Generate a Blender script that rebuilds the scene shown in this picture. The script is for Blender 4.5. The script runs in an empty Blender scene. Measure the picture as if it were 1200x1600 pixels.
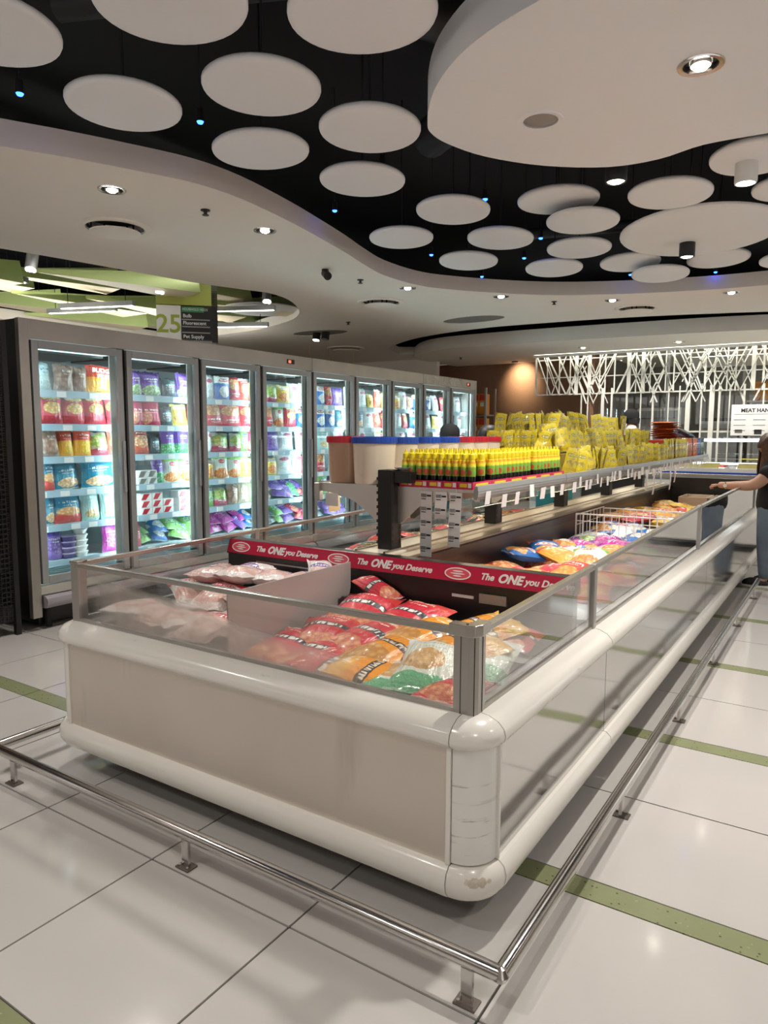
import bpy, math, random
from mathutils import Vector, Matrix, Euler
from mathutils.geometry import tessellate_polygon
R = math.radians
sc = bpy.context.scene
col = sc.collection
rnd = random.Random(7)

# ------------------------------------------------------------ camera, world, exposure
cam_d = bpy.data.cameras.new('camera')
cam = bpy.data.objects.new('camera', cam_d)
col.objects.link(cam)
sc.camera = cam
cam_d.sensor_fit = 'HORIZONTAL'
cam_d.sensor_width = 36.0
cam_d.lens = 36.0 * 1116.11 / 1200.0
cam_d.clip_start = 0.05
yaw, pitch, roll = R(-33.151), R(-6.372), R(0.183)
fw = Vector((math.sin(yaw) * math.cos(pitch), math.cos(yaw) * math.cos(pitch), math.sin(pitch)))
rt = Vector((math.cos(yaw), -math.sin(yaw), 0))
up = rt.cross(fw)
rt2 = rt * math.cos(roll) + up * math.sin(roll)
up2 = -rt * math.sin(roll) + up * math.cos(roll)
cam.matrix_world = Matrix(((rt2.x, up2.x, -fw.x, 0), (rt2.y, up2.y, -fw.y, 0), (rt2.z, up2.z, -fw.z, 1.4234), (0, 0, 0, 1)))

world = bpy.data.worlds.new('world')
sc.world = world
world.use_nodes = True
world.node_tree.nodes['Background'].inputs[0].default_value = (1.0, 0.965, 0.93, 1)
world.node_tree.nodes['Background'].inputs[1].default_value = 1.1
sc.view_settings.view_transform = 'Standard'
sc.view_settings.look = 'None'
sc.view_settings.gamma = 1.0
sc.view_settings.use_curve_mapping = False
sc.view_settings.exposure = 0.38
sc.cycles.transparent_max_bounces = 24
SPOT_W = 66.0          # power of one ceiling downlight
LED_E = 26.0            # emission of the cabinet light strips

# ------------------------------------------------------------ mesh helpers
class MB:
    def __init__(s): s.v, s.f, s.m = [], [], []
    def add(s, vs, fs, mi=0):
        b = len(s.v); s.v += [tuple(p) for p in vs]
        for f in fs: s.f.append(tuple(b + i for i in f)); s.m.append(mi)
        return s
    def box(s, x0, x1, y0, y1, z0, z1, mi=0):
        return s.add([(x0,y0,z0),(x1,y0,z0),(x1,y1,z0),(x0,y1,z0),(x0,y0,z1),(x1,y0,z1),(x1,y1,z1),(x0,y1,z1)],
                     [(0,3,2,1),(4,5,6,7),(0,1,5,4),(1,2,6,5),(2,3,7,6),(3,0,4,7)], mi)
    def cyl(s, p0, p1, r, n=12, r1=None, caps=True, mi=0):
        p0, p1 = Vector(p0), Vector(p1); r1 = r if r1 is None else r1
        d = (p1 - p0).normalized(); a = d.orthogonal().normalized(); b = d.cross(a)
        vs = []
        for p, q in ((p0, r), (p1, r1)):
            for i in range(n):
                t = 2 * math.pi * i / n; vs.append(p + (a * math.cos(t) + b * math.sin(t)) * q)
        fs = [(i, (i+1) % n, n + (i+1) % n, n + i) for i in range(n)]
        if caps: fs += [tuple(range(n-1, -1, -1)), tuple(range(n, 2*n))]
        return s.add(vs, fs, mi)
    def lathe(s, prof, n=20, c=(0, 0, 0), mi=0, cap=True, sx=1.0, sy=1.0):
        vs = []
        for r, z in prof:
            for i in range(n):
                t = 2 * math.pi * i / n
                vs.append((c[0] + r * sx * math.cos(t), c[1] + r * sy * math.sin(t), c[2] + z))
        fs = []
        for k in range(len(prof) - 1):
            for i in range(n):
                j = (i + 1) % n; fs.append((k*n+i, k*n+j, (k+1)*n+j, (k+1)*n+i))
        if cap:
            fs.append(tuple(range(n-1, -1, -1))); o = (len(prof)-1)*n; fs.append(tuple(range(o, o+n)))
        return s.add(vs, fs, mi)
    def prism(s, loops, z0, z1, mi=0):
        """polygon (first loop) with holes (others) in XY, from z0 to z1"""
        if not isinstance(loops[0][0], (tuple, list)): loops = [loops]
        flat = [p for l in loops for p in l]; n = len(flat)
        tris = tessellate_polygon([[Vector((p[0], p[1], 0)) for p in l] for l in loops])
        vs = [(p[0], p[1], z0) for p in flat] + [(p[0], p[1], z1) for p in flat]
        fs = []
        for t in tris:
            a, b, c = (Vector(flat[i]) for i in t)
            if (b-a).cross(c-a) < 0: t = (t[0], t[2], t[1])
            fs.append((t[2], t[1], t[0])); fs.append((t[0]+n, t[1]+n, t[2]+n))
        o = 0
        for l in loops:
            k = len(l)
            for i in range(k):
                j = (i+1) % k; fs.append((o+i, o+j, n+o+j, n+o+i))
            o += k
        return s.add(vs, fs, mi)
    def prism_xz(s, poly, y0, y1, mi=0):
        m = MB().prism(poly, y0, y1)
        return s.add([(x, z, y) for x, y, z in m.v], m.f, mi)
    def prism_yz(s, poly, x0, x1, mi=0):
        m = MB().prism(poly, x0, x1)
        return s.add([(z, x, y) for x, y, z in m.v], m.f, mi)
    def tube(s, path, r, n=10, mi=0, closed=False):
        P = [Vector(p) for p in path]; vs = []; N = len(P)
        a = None
        for k in range(N):
            if closed: d = P[(k+1) % N] - P[k-1]
            else: d = P[min(k+1, N-1)] - P[max(k-1, 0)]
            d.normalize()
            a = d.orthogonal().normalized() if a is None else (a - d * a.dot(d)).normalized()
            b = d.cross(a); rr = r[k] if isinstance(r, (list, tuple)) else r
            for i in range(n):
                t = 2*math.pi*i/n; vs.append(P[k] + (a*math.cos(t) + b*math.sin(t))*rr)
        fs = []
        for k in range(N if closed else N-1):
            for i in range(n):
                j = (i+1) % n; k2 = (k+1) % N; fs.append((k*n+i, k*n+j, k2*n+j, k2*n+i))
        if not closed: fs += [tuple(range(n-1, -1, -1)), tuple(range((N-1)*n, N*n))]
        return s.add(vs, fs, mi)
    def sweep(s, path, prof, mi=0, cap=True):
        """path: (x, y, nx, ny) plan points with outward normals; prof: (offset, z)"""
        k = len(prof); vs = []
        for x, y, nx, ny in path:
            for o, z in prof: vs.append((x + nx*o, y + ny*o, z))
        fs = []
        for a in range(len(path)-1):
            for i in range(k-1): fs.append((a*k+i, (a+1)*k+i, (a+1)*k+i+1, a*k+i+1))
        if cap: fs += [tuple(range(k-1, -1, -1)), tuple(range((len(path)-1)*k, len(path)*k))]
        return s.add(vs, fs, mi)
    def grid(s, fn, nu, nv, mi=0):
        vs = [fn(i/nu, j/nv) for j in range(nv+1) for i in range(nu+1)]
        return s.add(vs, [(j*(nu+1)+i, j*(nu+1)+i+1, (j+1)*(nu+1)+i+1, (j+1)*(nu+1)+i) for j in range(nv) for i in range(nu)], mi)
    def mesh(s, name, mats, smooth=False, ang=35):
        me = bpy.data.meshes.new(name); me.from_pydata(s.v, [], s.f)
        for m in (mats if isinstance(mats, (list, tuple)) else [mats]): me.materials.append(m)
        if any(s.m): me.polygons.foreach_set('material_index', s.m)
        if smooth:
            me.polygons.foreach_set('use_smooth', [True]*len(me.polygons))
            try: me.set_sharp_from_angle(angle=R(ang))
            except Exception: pass
        me.validate(); me.update()
        return me
    def build(s, name, mats, parent=None, loc=None, rot=None, smooth=False, bevel=0, ang=35, seg=2):
        o = bpy.data.objects.new(name, s.mesh(name, mats, smooth, ang)); col.objects.link(o)
        if parent: o.parent = parent
        if loc: o.location = loc
        if rot: o.rotation_euler = rot
        if bevel:
            b = o.modifiers.new('bevel', 'BEVEL'); b.width = bevel; b.segments = seg; b.limit_method = 'ANGLE'
        return o

def tag(o, label=None, cat=None, group=None, kind=None):
    if label: o['label'] = label
    if cat: o['category'] = cat
    if group: o['group'] = group
    if kind: o['kind'] = kind
    return o
def T(name, label, cat, loc=(0, 0, 0), rz=0, group=None):
    o = bpy.data.objects.new(name, None); col.objects.link(o); o.empty_display_size = .05
    o.location = loc; o.rotation_euler = (0, 0, rz)
    return tag(o, label, cat, group)
def inst(name, me, parent=None, M=None, mat=None):
    o = bpy.data.objects.new(name, me); col.objects.link(o)
    if parent: o.parent = parent
    if M is not None: o.matrix_basis = M
    if mat:
        o.material_slots[0].link = 'OBJECT'; o.material_slots[0].material = mat
    return o
def dup(root, loc, rot=None, label=None, group=None):
    r = root.copy(); col.objects.link(r); r.location = loc
    if rot: r.rotation_euler = rot
    if label: r['label'] = label
    if group: r['group'] = group
    for ch in root.children:
        c = ch.copy(); col.objects.link(c); c.parent = r
        for g in ch.children:
            d = g.copy(); col.objects.link(d); d.parent = c
    return r
def text_mesh(txt, size, font_shear=0, bold=0, align='CENTER', ext=0.0006, mat=None, sx=1.0):
    cu = bpy.data.curves.new('lettering', 'FONT'); cu.body = txt; cu.size = size; cu.shear = font_shear; cu.offset = bold
    cu.align_x = align; cu.align_y = 'CENTER'; cu.extrude = ext; cu.resolution_u = 3
    o = bpy.data.objects.new('lettering', cu)
    me = bpy.data.meshes.new_from_object(o)
    bpy.data.objects.remove(o); bpy.data.curves.remove(cu)
    if sx != 1.0:
        for v in me.vertices: v.co.x *= sx
    me.materials.clear(); me.materials.append(mat)
    return me
ORD = ['first', 'second', 'third', 'fourth', 'fifth', 'sixth', 'seventh', 'eighth', 'ninth', 'tenth', 'eleventh', 'twelfth',
       'thirteenth', 'fourteenth', 'fifteenth', 'sixteenth', 'seventeenth', 'eighteenth', 'nineteenth', 'twentieth', 'twenty-first', 'twenty-second', 'twenty-third', 'twenty-fourth', 'twenty-fifth', 'twenty-sixth', 'twenty-seventh', 'twenty-eighth']

# ------------------------------------------------------------ materials
class NB:
    def __init__(s, name):
        s.mat = bpy.data.materials.new(name); s.mat.use_nodes = True
        s.nt = s.mat.node_tree; s.nt.nodes.clear()
        s.out = s.n('ShaderNodeOutputMaterial')
    def n(s, t, **k):
        o = s.nt.nodes.new(t)
        for a, b in k.items(): setattr(o, a, b)
        return o
    def l(s, a, b): s.nt.links.new(a, b)
    def put(s, v, sock):
        if isinstance(v, bpy.types.NodeSocket): s.l(v, sock)
        elif v is not None:
            if isinstance(v, tuple) and len(v) == 3 and sock.type == 'RGBA': v = (*v, 1)
            sock.default_value = v
    def math(s, op, a, b=0.0, c=None, clamp=False):
        o = s.n('ShaderNodeMath', operation=op, use_clamp=clamp); s.put(a, o.inputs[0]); s.put(b, o.inputs[1])
        if c is not None: s.put(c, o.inputs[2])
        return o.outputs[0]
    def mix(s, f, a, b):
        o = s.n('ShaderNodeMix', data_type='RGBA'); s.put(f, o.inputs[0]); s.put(a, o.inputs[6]); s.put(b, o.inputs[7])
        return o.outputs[2]
    def coord(s, w='Object'): return s.n('ShaderNodeTexCoord').outputs[w]
    def noise(s, scale, vec=None, detail=3.0, rough=.5, out=0):
        o = s.n('ShaderNodeTexNoise'); o.inputs['Scale'].default_value = scale; o.inputs['Detail'].default_value = detail
        o.inputs['Roughness'].default_value = rough
        if vec is not None: s.l(vec, o.inputs['Vector'])
        return o.outputs[out]
    def voro(s, scale, vec=None, out='Color', feature='F1'):
        o = s.n('ShaderNodeTexVoronoi', feature=feature); o.inputs['Scale'].default_value = scale
        if vec is not None: s.l(vec, o.inputs['Vector'])
        return o.outputs[out]
    def ramp(s, f, lo, hi): return s.math('MULTIPLY', s.math('SUBTRACT', f, lo), 1.0/(hi-lo), clamp=True)
    def scale(s, vec, v):
        o = s.n('ShaderNodeMapping'); s.l(vec, o.inputs[0]); o.inputs['Scale'].default_value = v
        return o.outputs[0]
    def bsdf(s, color, rough=.5, metal=0.0, bump=None, bstr=.2, bdist=.01, coat=0, spec=.5, trans=0, emit=None, es=0, aniso=0):
        p = s.n('ShaderNodeBsdfPrincipled')
        s.put(color, p.inputs['Base Color']); s.put(rough, p.inputs['Roughness']); s.put(metal, p.inputs['Metallic'])
        p.inputs['Specular IOR Level'].default_value = spec
        if coat: p.inputs['Coat Weight'].default_value = coat; p.inputs['Coat Roughness'].default_value = .08
        if trans: p.inputs['Transmission Weight'].default_value = trans
        if aniso: p.inputs['Anisotropic'].default_value = aniso
        if emit is not None: s.put(emit, p.inputs['Emission Color']); p.inputs['Emission Strength'].default_value = es
        if bump is not None:
            b = s.n('ShaderNodeBump'); b.inputs['Strength'].default_value = bstr; b.inputs['Distance'].default_value = bdist
            s.l(bump, b.inputs['Height']); s.l(b.outputs[0], p.inputs['Normal'])
        return p.outputs[0]
    def done(s, sh): s.l(sh, s.out.inputs[0]); return s.mat

def plain(name, c, rough=.5, metal=0.0, var=.06, scale=6.0, spec=.5, coat=0, bstr=0):
    b = NB(name); nz = b.noise(scale, b.coord('Object'))
    c2 = tuple(max(0, x*(1-var*2)) for x in c)
    bump = b.noise(scale*12, b.coord('Object')) if bstr else None
    return b.done(b.bsdf(b.mix(nz, c, c2), rough, metal, spec=spec, coat=coat, bump=bump, bstr=bstr, bdist=.003))
def emis(name, c, e):
    b = NB(name); o = b.n('ShaderNodeEmission'); o.inputs[0].default_value = (*c, 1); o.inputs[1].default_value = e
    return b.done(o.outputs[0])
def schlick(b, k=1.0, f0=.04):
    f = b.n('ShaderNodeLayerWeight').outputs['Facing']
    return b.math('MULTIPLY_ADD', b.math('POWER', f, 5.0), .96*k, f0*k, clamp=True)
def glass(name, tint=(.97, .985, .98), k=1.0, rough=0.0, fog=None):
    b = NB(name); t = b.n('ShaderNodeBsdfTransparent'); t.inputs[0].default_value = (*tint, 1)
    g = b.n('ShaderNodeBsdfGlossy'); g.inputs['Roughness'].default_value = rough
    g.inputs[0].default_value = (.95, .95, .95, 1)
    m = b.n('ShaderNodeMixShader'); b.l(schlick(b, k), m.inputs[0])
    base = t.outputs[0]
    if fog: base = fog(b, base)
    b.l(base, m.inputs[1]); b.l(g.outputs[0], m.inputs[2])
    return b.done(m.outputs[0])
M = {}
def mk():
    # floor
    b = NB('tile_white'); oi = b.n('ShaderNodeObjectInfo').outputs['Random']
    nz = b.noise(2.5, b.coord('Object'), 4)
    c = b.mix(nz, (.545, .523, .498), (.495, .473, .448)); c = b.mix(b.math('MULTIPLY', oi, .35), c, (.49, .465, .435))
    dirt = b.ramp(b.noise(55, b.coord('Object'), 2), .76, .80)
    c = b.mix(b.math('MULTIPLY', dirt, .35), c, (.35, .30, .26))
    M['tile'] = b.done(b.bsdf(c, b.math('MULTIPLY_ADD', b.noise(3, b.coord('Object')), .10, .05), spec=.6, bump=b.noise(4, b.coord('Object')), bstr=.012, bdist=.02))
    b = NB('tile_green'); sp = b.ramp(b.voro(38, b.coord('Object'), 'Distance'), .16, .10)
    sp2 = b.ramp(b.noise(60, b.coord('Object'), 2), .70, .74)
    c = b.mix(b.noise(9, b.coord('Object')), (.255, .275, .15), (.205, .225, .115)); c = b.mix(sp, c, (.06, .08, .03)); c = b.mix(b.math('MULTIPLY', sp2, .5), c, (.5, .5, .38))
    M['green_tile'] = b.done(b.bsdf(c, .22, bump=sp, bstr=.05))
    M['grout'] = plain('grout', (.05, .045, .04), .8)
    # metals
    b = NB('steel_brushed'); ob = b.coord('Object')
    st = b.noise(3, b.scale(ob, (120, 120, 2)), 2); bl = b.noise(2.2, ob, 4)
    c = b.mix(bl, (.74, .70, .65), (.56, .52, .48)); c = b.mix(b.math('MULTIPLY', st, .2), c, (.72, .69, .66))
    M['steel'] = b.done(b.bsdf(c, b.math('MULTIPLY_ADD', bl, .22, .26), .92, bump=st, bstr=.03, bdist=.002))
    b = NB('steel_panel'); ob = b.coord('Object')
    st = b.noise(3, b.scale(ob, (1.5, 1.5, 140)), 2); bl = b.noise(1.7, ob, 4)
    dr = b.ramp(b.noise(2.0, b.scale(ob, (3.2, 3.2, .5)), 3), .60, .80)
    c = b.mix(bl, (.84, .775, .71), (.68, .615, .55)); c = b.mix(b.math('MULTIPLY', dr, .45), c, (.27, .24, .21))
    sp = b.ramp(b.noise(30, ob, 3), .68, .8)
    c = b.mix(b.math('MULTIPLY', sp, .25), c, (.72, .7, .66))
    M['steel_panel'] = b.done(b.bsdf(c, b.math('MULTIPLY_ADD', bl, .2, .33), .8, bump=st, bstr=.03, bdist=.002))
    b = NB('steel_polished'); ob = b.coord('Object'); wv = b.noise(1.3, ob, 1)
    M['mirror'] = b.done(b.bsdf((.62, .615, .60), .10, .95, bump=wv, bstr=.09, bdist=.06))
    M['steel_header'] = plain('header_steel', (.50, .455, .41), .32, .9, .16, 3)
    M['chrome'] = plain('chrome_tube', (.66, .64, .62), .17, 1.0, .1, 12)
    M['alu'] = plain('anodised_aluminium', (.50, .475, .45), .34, .85, .06)
    M['alu_grey'] = plain('door_frame_grey', (.36, .36, .36), .38, .55, .05)
    M['rim'] = plain('rim_steel', (.58, .545, .50), .25, .9, .1)
    b = NB('enamel_white'); ob = b.coord('Object')
    scf = b.ramp(b.noise(6, b.scale(ob, (1, 1, 7)), 5, .65), .66, .72)
    c = b.mix(b.noise(3, ob, 4), (.80, .775, .72), (.73, .70, .64)); c = b.mix(b.math('MULTIPLY', scf, .35), c, (.42, .38, .33))
    M['enamel'] = b.done(b.bsdf(c, .2, spec=.5, coat=.25))
    b = NB('enamel_scuffed'); ob = b.coord('Object')
    scf = b.ramp(b.noise(4, b.scale(ob, (1.2, 1.2, 14)), 6, .7), .56, .63)
    scf = b.math('MULTIPLY', scf, b.ramp(b.noise(2.6, b.scale(ob, (.2, .2, 5))), .5, .58))
    c = b.mix(b.noise(3, ob, 4), (.80, .78, .745), (.73, .71, .675)); c = b.mix(b.math('MULTIPLY', scf, .7), c, (.25, .235, .22))
    M['scuffed'] = b.done(b.bsdf(c, .25, .15))
    b = NB('enamel_chipped'); ob = b.coord('Object')
    d = b.n('ShaderNodeVectorMath', operation='DISTANCE'); b.l(b.scale(ob, (1, 1, 2.6)), d.inputs[0]); d.inputs[1].default_value = (-.800, 1.712, .175*2.6)
    chip = b.ramp(b.math('ADD', d.outputs['Value'], b.math('MULTIPLY', b.noise(60, ob, 4), .055)), .066, .058)
    c = b.mix(b.noise(3, ob, 4), (.78, .75, .69), (.70, .67, .61)); c = b.mix(b.math('MULTIPLY', chip, .8), c, b.mix(b.noise(120, ob), (.62, .52, .38), (.28, .22, .15)))
    M['chipped'] = b.done(b.bsdf(c, .25, coat=.2, bump=chip, bstr=-.2))
    M['dark_seam'] = plain('dark_seam', (.03, .025, .02), .6)
    M['black'] = plain('black_plastic', (.012, .011, .011), .35, 0, .1)
    M['black_metal'] = plain('black_metal', (.018, .017, .017), .42, .3, .1)
    M['black_soft'] = plain('black_soft', (.01, .01, .011), .85)
    M['plenum'] = plain('plenum_black', (.006, .006, .008), .9)
    M['duct'] = plain('duct_black', (.014, .014, .017), .55)
    M['liner'] = plain('freezer_liner', (.60, .61, .60), .35, .2)
    M['liner_dark'] = plain('freezer_liner_dark', (.06, .045, .04), .3, .3)
    M['brown_steel'] = plain('steel_brown', (.42, .36, .29), .3, .7, .2)  # brown steel tone of the ledge strips
    M['ledge'] = plain('ledge_cream', (.80, .73, .62), .3, .15)
    M['white'] = plain('white_plain', (.80, .79, .76), .4)
    M['paper'] = plain('paper_white', (.90, .885, .87), .6)
    M['ink'] = plain('ink_black', (.02, .02, .02), .6)
    M['ceil'] = plain('ceiling_paint', (.78, .71, .635), .75, 0, .015, 1.2)
    M['disc'] = plain('disc_paint', (.80, .795, .81), .6, 0, .012, 2.0)
    M['glass'] = glass('clear_glass')
    M['glass_door'] = glass('freezer_door_glass', (.93, .985, .99), 1.0)
    M['glass_side'] = glass('island_side_glass', (.90, .92, .91), 2.3)
    def fog(b, base):
        ob = b.coord('Object'); sp = b.n('ShaderNodeSeparateXYZ'); b.l(ob, sp.inputs[0])
        x, z = sp.outputs[0], sp.outputs[2]
        zt = b.math('MULTIPLY_ADD', b.math('ADD', x, 2.5), -.06, .83)
        a = b.ramp(x, -2.60, -2.42); c_ = b.ramp(x, -1.20, -1.36)
        top = b.ramp(b.math('SUBTRACT', b.math('SUBTRACT', zt, b.math('MULTIPLY', b.ramp(x, -1.95, -1.75), .03)), z), 0.0, .03)
        f = b.math('MULTIPLY', b.math('MULTIPLY', a, c_), top)
        f = b.math('MULTIPLY', f, b.math('MULTIPLY_ADD', b.noise(7, ob, 3), .7, .5), clamp=True)
        rf = b.n('ShaderNodeBsdfRefraction'); rf.inputs['IOR'].default_value = 1.03; rf.inputs['Roughness'].default_value = .28
        rf.inputs[0].default_value = (.95, .93, .91, 1)
        df = b.n('ShaderNodeBsdfDiffuse'); df.inputs[0].default_value = (.80, .77, .73, 1)
        tl = b.n('ShaderNodeBsdfTranslucent'); tl.inputs[0].default_value = (.8, .76, .72, 1)
        m0 = b.n('ShaderNodeMixShader'); m0.inputs[0].default_value = .5; b.l(df.outputs[0], m0.inputs[1]); b.l(tl.outputs[0], m0.inputs[2])
        m1 = b.n('ShaderNodeMixShader'); m1.inputs[0].default_value = .30; b.l(rf.outputs[0], m1.inputs[1]); b.l(m0.outputs[0], m1.inputs[2])
        m2 = b.n('ShaderNodeMixShader'); b.l(f, m2.inputs[0]); b.l(base, m2.inputs[1]); b.l(m1.outputs[0], m2.inputs[2])
        return m2.outputs[0]
    M['glass_fog'] = glass('misted_front_glass', (.96, .96, .95), 1.2, fog=fog)
    b = NB('cork_wall'); ob = b.coord('Object'); nz = b.noise(55, ob, 4, .7)
    c = b.mix(nz, (.30, .165, .095), (.16, .08, .045))
    M['brown_wall'] = b.done(b.bsdf(c, .75, bump=nz, bstr=.4, bdist=.01))
    M['lattice'] = plain('lattice_white', (.78, .77, .70), .45)
    M['banner'] = plain('banner_crimson', (.52, .012, .055), .28, 0, .05)
    M['badge'] = plain('badge_pink', (.80, .10, .14), .3)
    M['pink'] = plain('tray_pink', (.66, .02, .10), .4)
    M['yellow'] = plain('cap_yellow', (.86, .70, .02), .35)
    M['sauce'] = plain('sauce_dark', (.012, .008, .006), .12, 0, .1)
    b = NB('bottle_sleeve'); g = b.coord('Generated'); sp = b.n('ShaderNodeSeparateXYZ'); b.l(g, sp.inputs[0]); z = sp.outputs[2]
    c = b.mix(b.ramp(z, .52, .60), (.20, .42, .05), (.86, .72, .04))
    oval = b.ramp(b.math('ADD', b.math('POWER', b.math('MULTIPLY', b.math('SUBTRACT', sp.outputs[0], .5), 2.4), 2.0), b.math('POWER', b.math('MULTIPLY', b.math('SUBTRACT', z, .22), 5.0), 2.0)), .9, .7)
    c = b.mix(oval, c, (.55, .10, .04)); red = b.ramp(b.math('ABSOLUTE', b.math('SUBTRACT', z, .82)), .09, .05)
    c = b.mix(b.math('MULTIPLY', red, b.ramp(b.noise(60, g), .45, .55)), c, (.75, .05, .03))
    M['sleeve'] = b.done(b.bsdf(c, .3))
    M['lid_red'] = plain('lid_red', (.60, .02, .04), .35)
    M['lid_blue'] = plain('lid_blue', (.015, .08, .48), .35)
    for nm, c in (('tub_cream', (.80, .71, .56)), ('tub_brown', (.50, .33, .22))):
        b = NB(nm); ob = b.coord('Object'); sp = b.ramp(b.noise(45, ob, 2), .68, .74)
        cc = b.mix(b.math('MULTIPLY', sp, .6 if nm == 'tub_brown' else .08), c, (.20, .10, .06))
        M[nm] = b.done(b.bsdf(cc, .3, coat=.3))
    M['led'] = emis('cabinet_led', (.74, .96, 1.0), LED_E)
    M['led_top'] = emis('cabinet_led_top', (.70, .96, 1.0), 1.5)
    M['lens'] = emis('downlight_lens', (1.0, .93, .80), 18.0)
    M['lens_far'] = emis('downlight_lens_cool', (1.0, .97, .9), 14.0)
    M['blue_led'] = emis('blue_led', (.01, .05, 1.0), 22.0)
    M['tube_lamp'] = emis('linear_lamp', (1.0, 1.0, .92), 9.0)
    M['cove'] = emis('cove_lamp', (1.0, .97, .82), 9.0)
    M['case_lamp'] = emis('case_lamp', (.86, .96, 1.0), 5.0)
    M['shelf_lamp'] = emis('shelf_lamp', (1.0, .86, .62), 9.0)
    M['acrylic'] = plain('grey_acrylic', (.46, .42, .39), .3, .15)
    M['cabinet_in'] = plain('cabinet_inside', (.62, .72, .74), .45)
    M['shelf_rail'] = plain('price_rail', (.42, .56, .66), .35)
    M['baf1'] = plain('baffle_lime', (.52, .62, .25), .5)
    M['baf2'] = plain('baffle_cream', (.80, .69, .50), .5)
    M['baf3'] = plain('baffle_mint', (.62, .74, .46), .5)
    M['lime_text'] = plain('lime_print', (.38, .46, .06), .5)
    M['sign_green'] = plain('sign_green', (.05, .30, .12), .5)
    M['sign_lime'] = plain('sign_lime', (.45, .48, .10), .5)
    M['skin'] = plain('skin', (.55, .32, .22), .5, 0, .08, 20)
    M['hair_brown'] = plain('hair_brown', (.17, .09, .055), .5, 0, .4, 60)
    M['hair_black'] = plain('hair_black', (.012, .010, .010), .5, 0, .3, 60)
    M['tee_black'] = plain('tee_black', (.012, .012, .014), .8, 0, .2, 20)
    M['tee_navy'] = plain('tee_navy', (.015, .018, .06), .8)
    M['coat_white'] = plain('coat_white', (.75, .74, .70), .8)
    b = NB('denim'); ob = b.coord('Object')
    M['denim'] = b.done(b.bsdf(b.mix(b.noise(7, ob, 4), (.20, .25, .31), (.10, .13, .18)), .85, bump=b.noise(120, ob), bstr=.2))
    M['carton_orange'] = plain('carton_orange', (.80, .30, .03), .5)
    M['carton_red'] = plain('carton_red', (.60, .05, .03), .5)
    M['room_dark'] = plain('prep_room_wall', (.16, .155, .13), .7)
    M['teal'] = plain('teal_plastic', (.02, .25, .30), .5)
    M['basket'] = plain('white_wire', (.80, .78, .74), .4)
mk()
# roots whose parts are modelled in room coordinates
WROOT = {}
def TW(name, label, cat, loc, group=None):
    o = T(name, label, cat, loc, 0, group); WROOT[o.name] = Matrix.Translation(-Vector(loc)); return o
_build0 = MB.build
def _build(s, name, mats, parent=None, **k):
    o = _build0(s, name, mats, parent, **k)
    if parent and parent.name in WROOT: o.matrix_parent_inverse = WROOT[parent.name]
    return o
MB.build = _build
_inst0 = inst
def inst(name, me, parent=None, M=None, mat=None):
    o = _inst0(name, me, parent, M, mat)
    if parent and parent.name in WROOT: o.matrix_parent_inverse = WROOT[parent.name]
    return o
def Tr(*a): return Matrix.Translation(a)
def RZ(a): return Matrix.Rotation(a, 4, 'Z')
def RX(a): return Matrix.Rotation(a, 4, 'X')
def RY(a): return Matrix.Rotation(a, 4, 'Y')
def struct(o, label): o['kind'] = 'structure'; o['label'] = label; return o

# ------------------------------------------------------------ floor
X0, YA, TS, GS = -2.4769, 2.0595, 0.6, 0.1007
PER = 2*TS + GS
floor = struct(MB().box(-10, 8, -5, 16, -.12, -.006).build('floor', M['grout']), 'white tiled shop floor with narrow green bands')
J = .0036
t_me = MB().box(-TS/2+J, TS/2-J, -TS/2+J, TS/2-J, -.010, 0).mesh('tile', M['tile'])
s_me = MB().box(-TS+J, TS-J, -GS/2+J*.6, GS/2-J*.6, -.010, 0).mesh('green_strip', M['green_tile'])
rest, rest_g = MB(), MB()
for k in range(-12, 17):
    for n in range(-5, 10):
        ys = YA + PER*n
        for h in range(2):
            cx, cy = X0 + (k+.5)*TS, ys + GS + (h+.5)*TS
            if cx < -9.6 or cx > 7.6 or cy > 15.5: continue
            seen = (-.85 < cy < 8.2) and (-5.0 < cx < 1.6) and not (-2.5 < cx < -1.0 and cy > 2.5) and cx < .55 + max(0, cy-.2)*.12 and cy > -.2 - .05*cx \
                and not (cx < -2.6 and cy > 4.4) and not (cx < -3.2 and cy < 1.0)
            if seen: inst('tile', t_me, floor, Tr(cx, cy, 0))
            else: rest.box(cx-TS/2+J, cx+TS/2-J, cy-TS/2+J, cy+TS/2-J, -.010, 0)
        if k % 2 == 0:
            cx, cy = X0 + (k+1)*TS, ys + GS/2
            if cx < -9 or cx > 7.2 or cy > 15.8: continue
            if -.5 < cy < 8 and -5.3 < cx < 1.7 and not (-2.2 < cx < -1.3 and cy > 3): inst('green_strip', s_me, floor, Tr(cx, cy, 0))
            else: rest_g.box(cx-TS+J, cx+TS-J, cy-GS/2+J*.6, cy+GS/2-J*.6, -.010, 0)
rest.build('distant_tiles', M['tile'], floor)['kind'] = 'stuff'
rest_g.build('distant_green_strips', M['green_tile'], floor)['kind'] = 'stuff'

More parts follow.
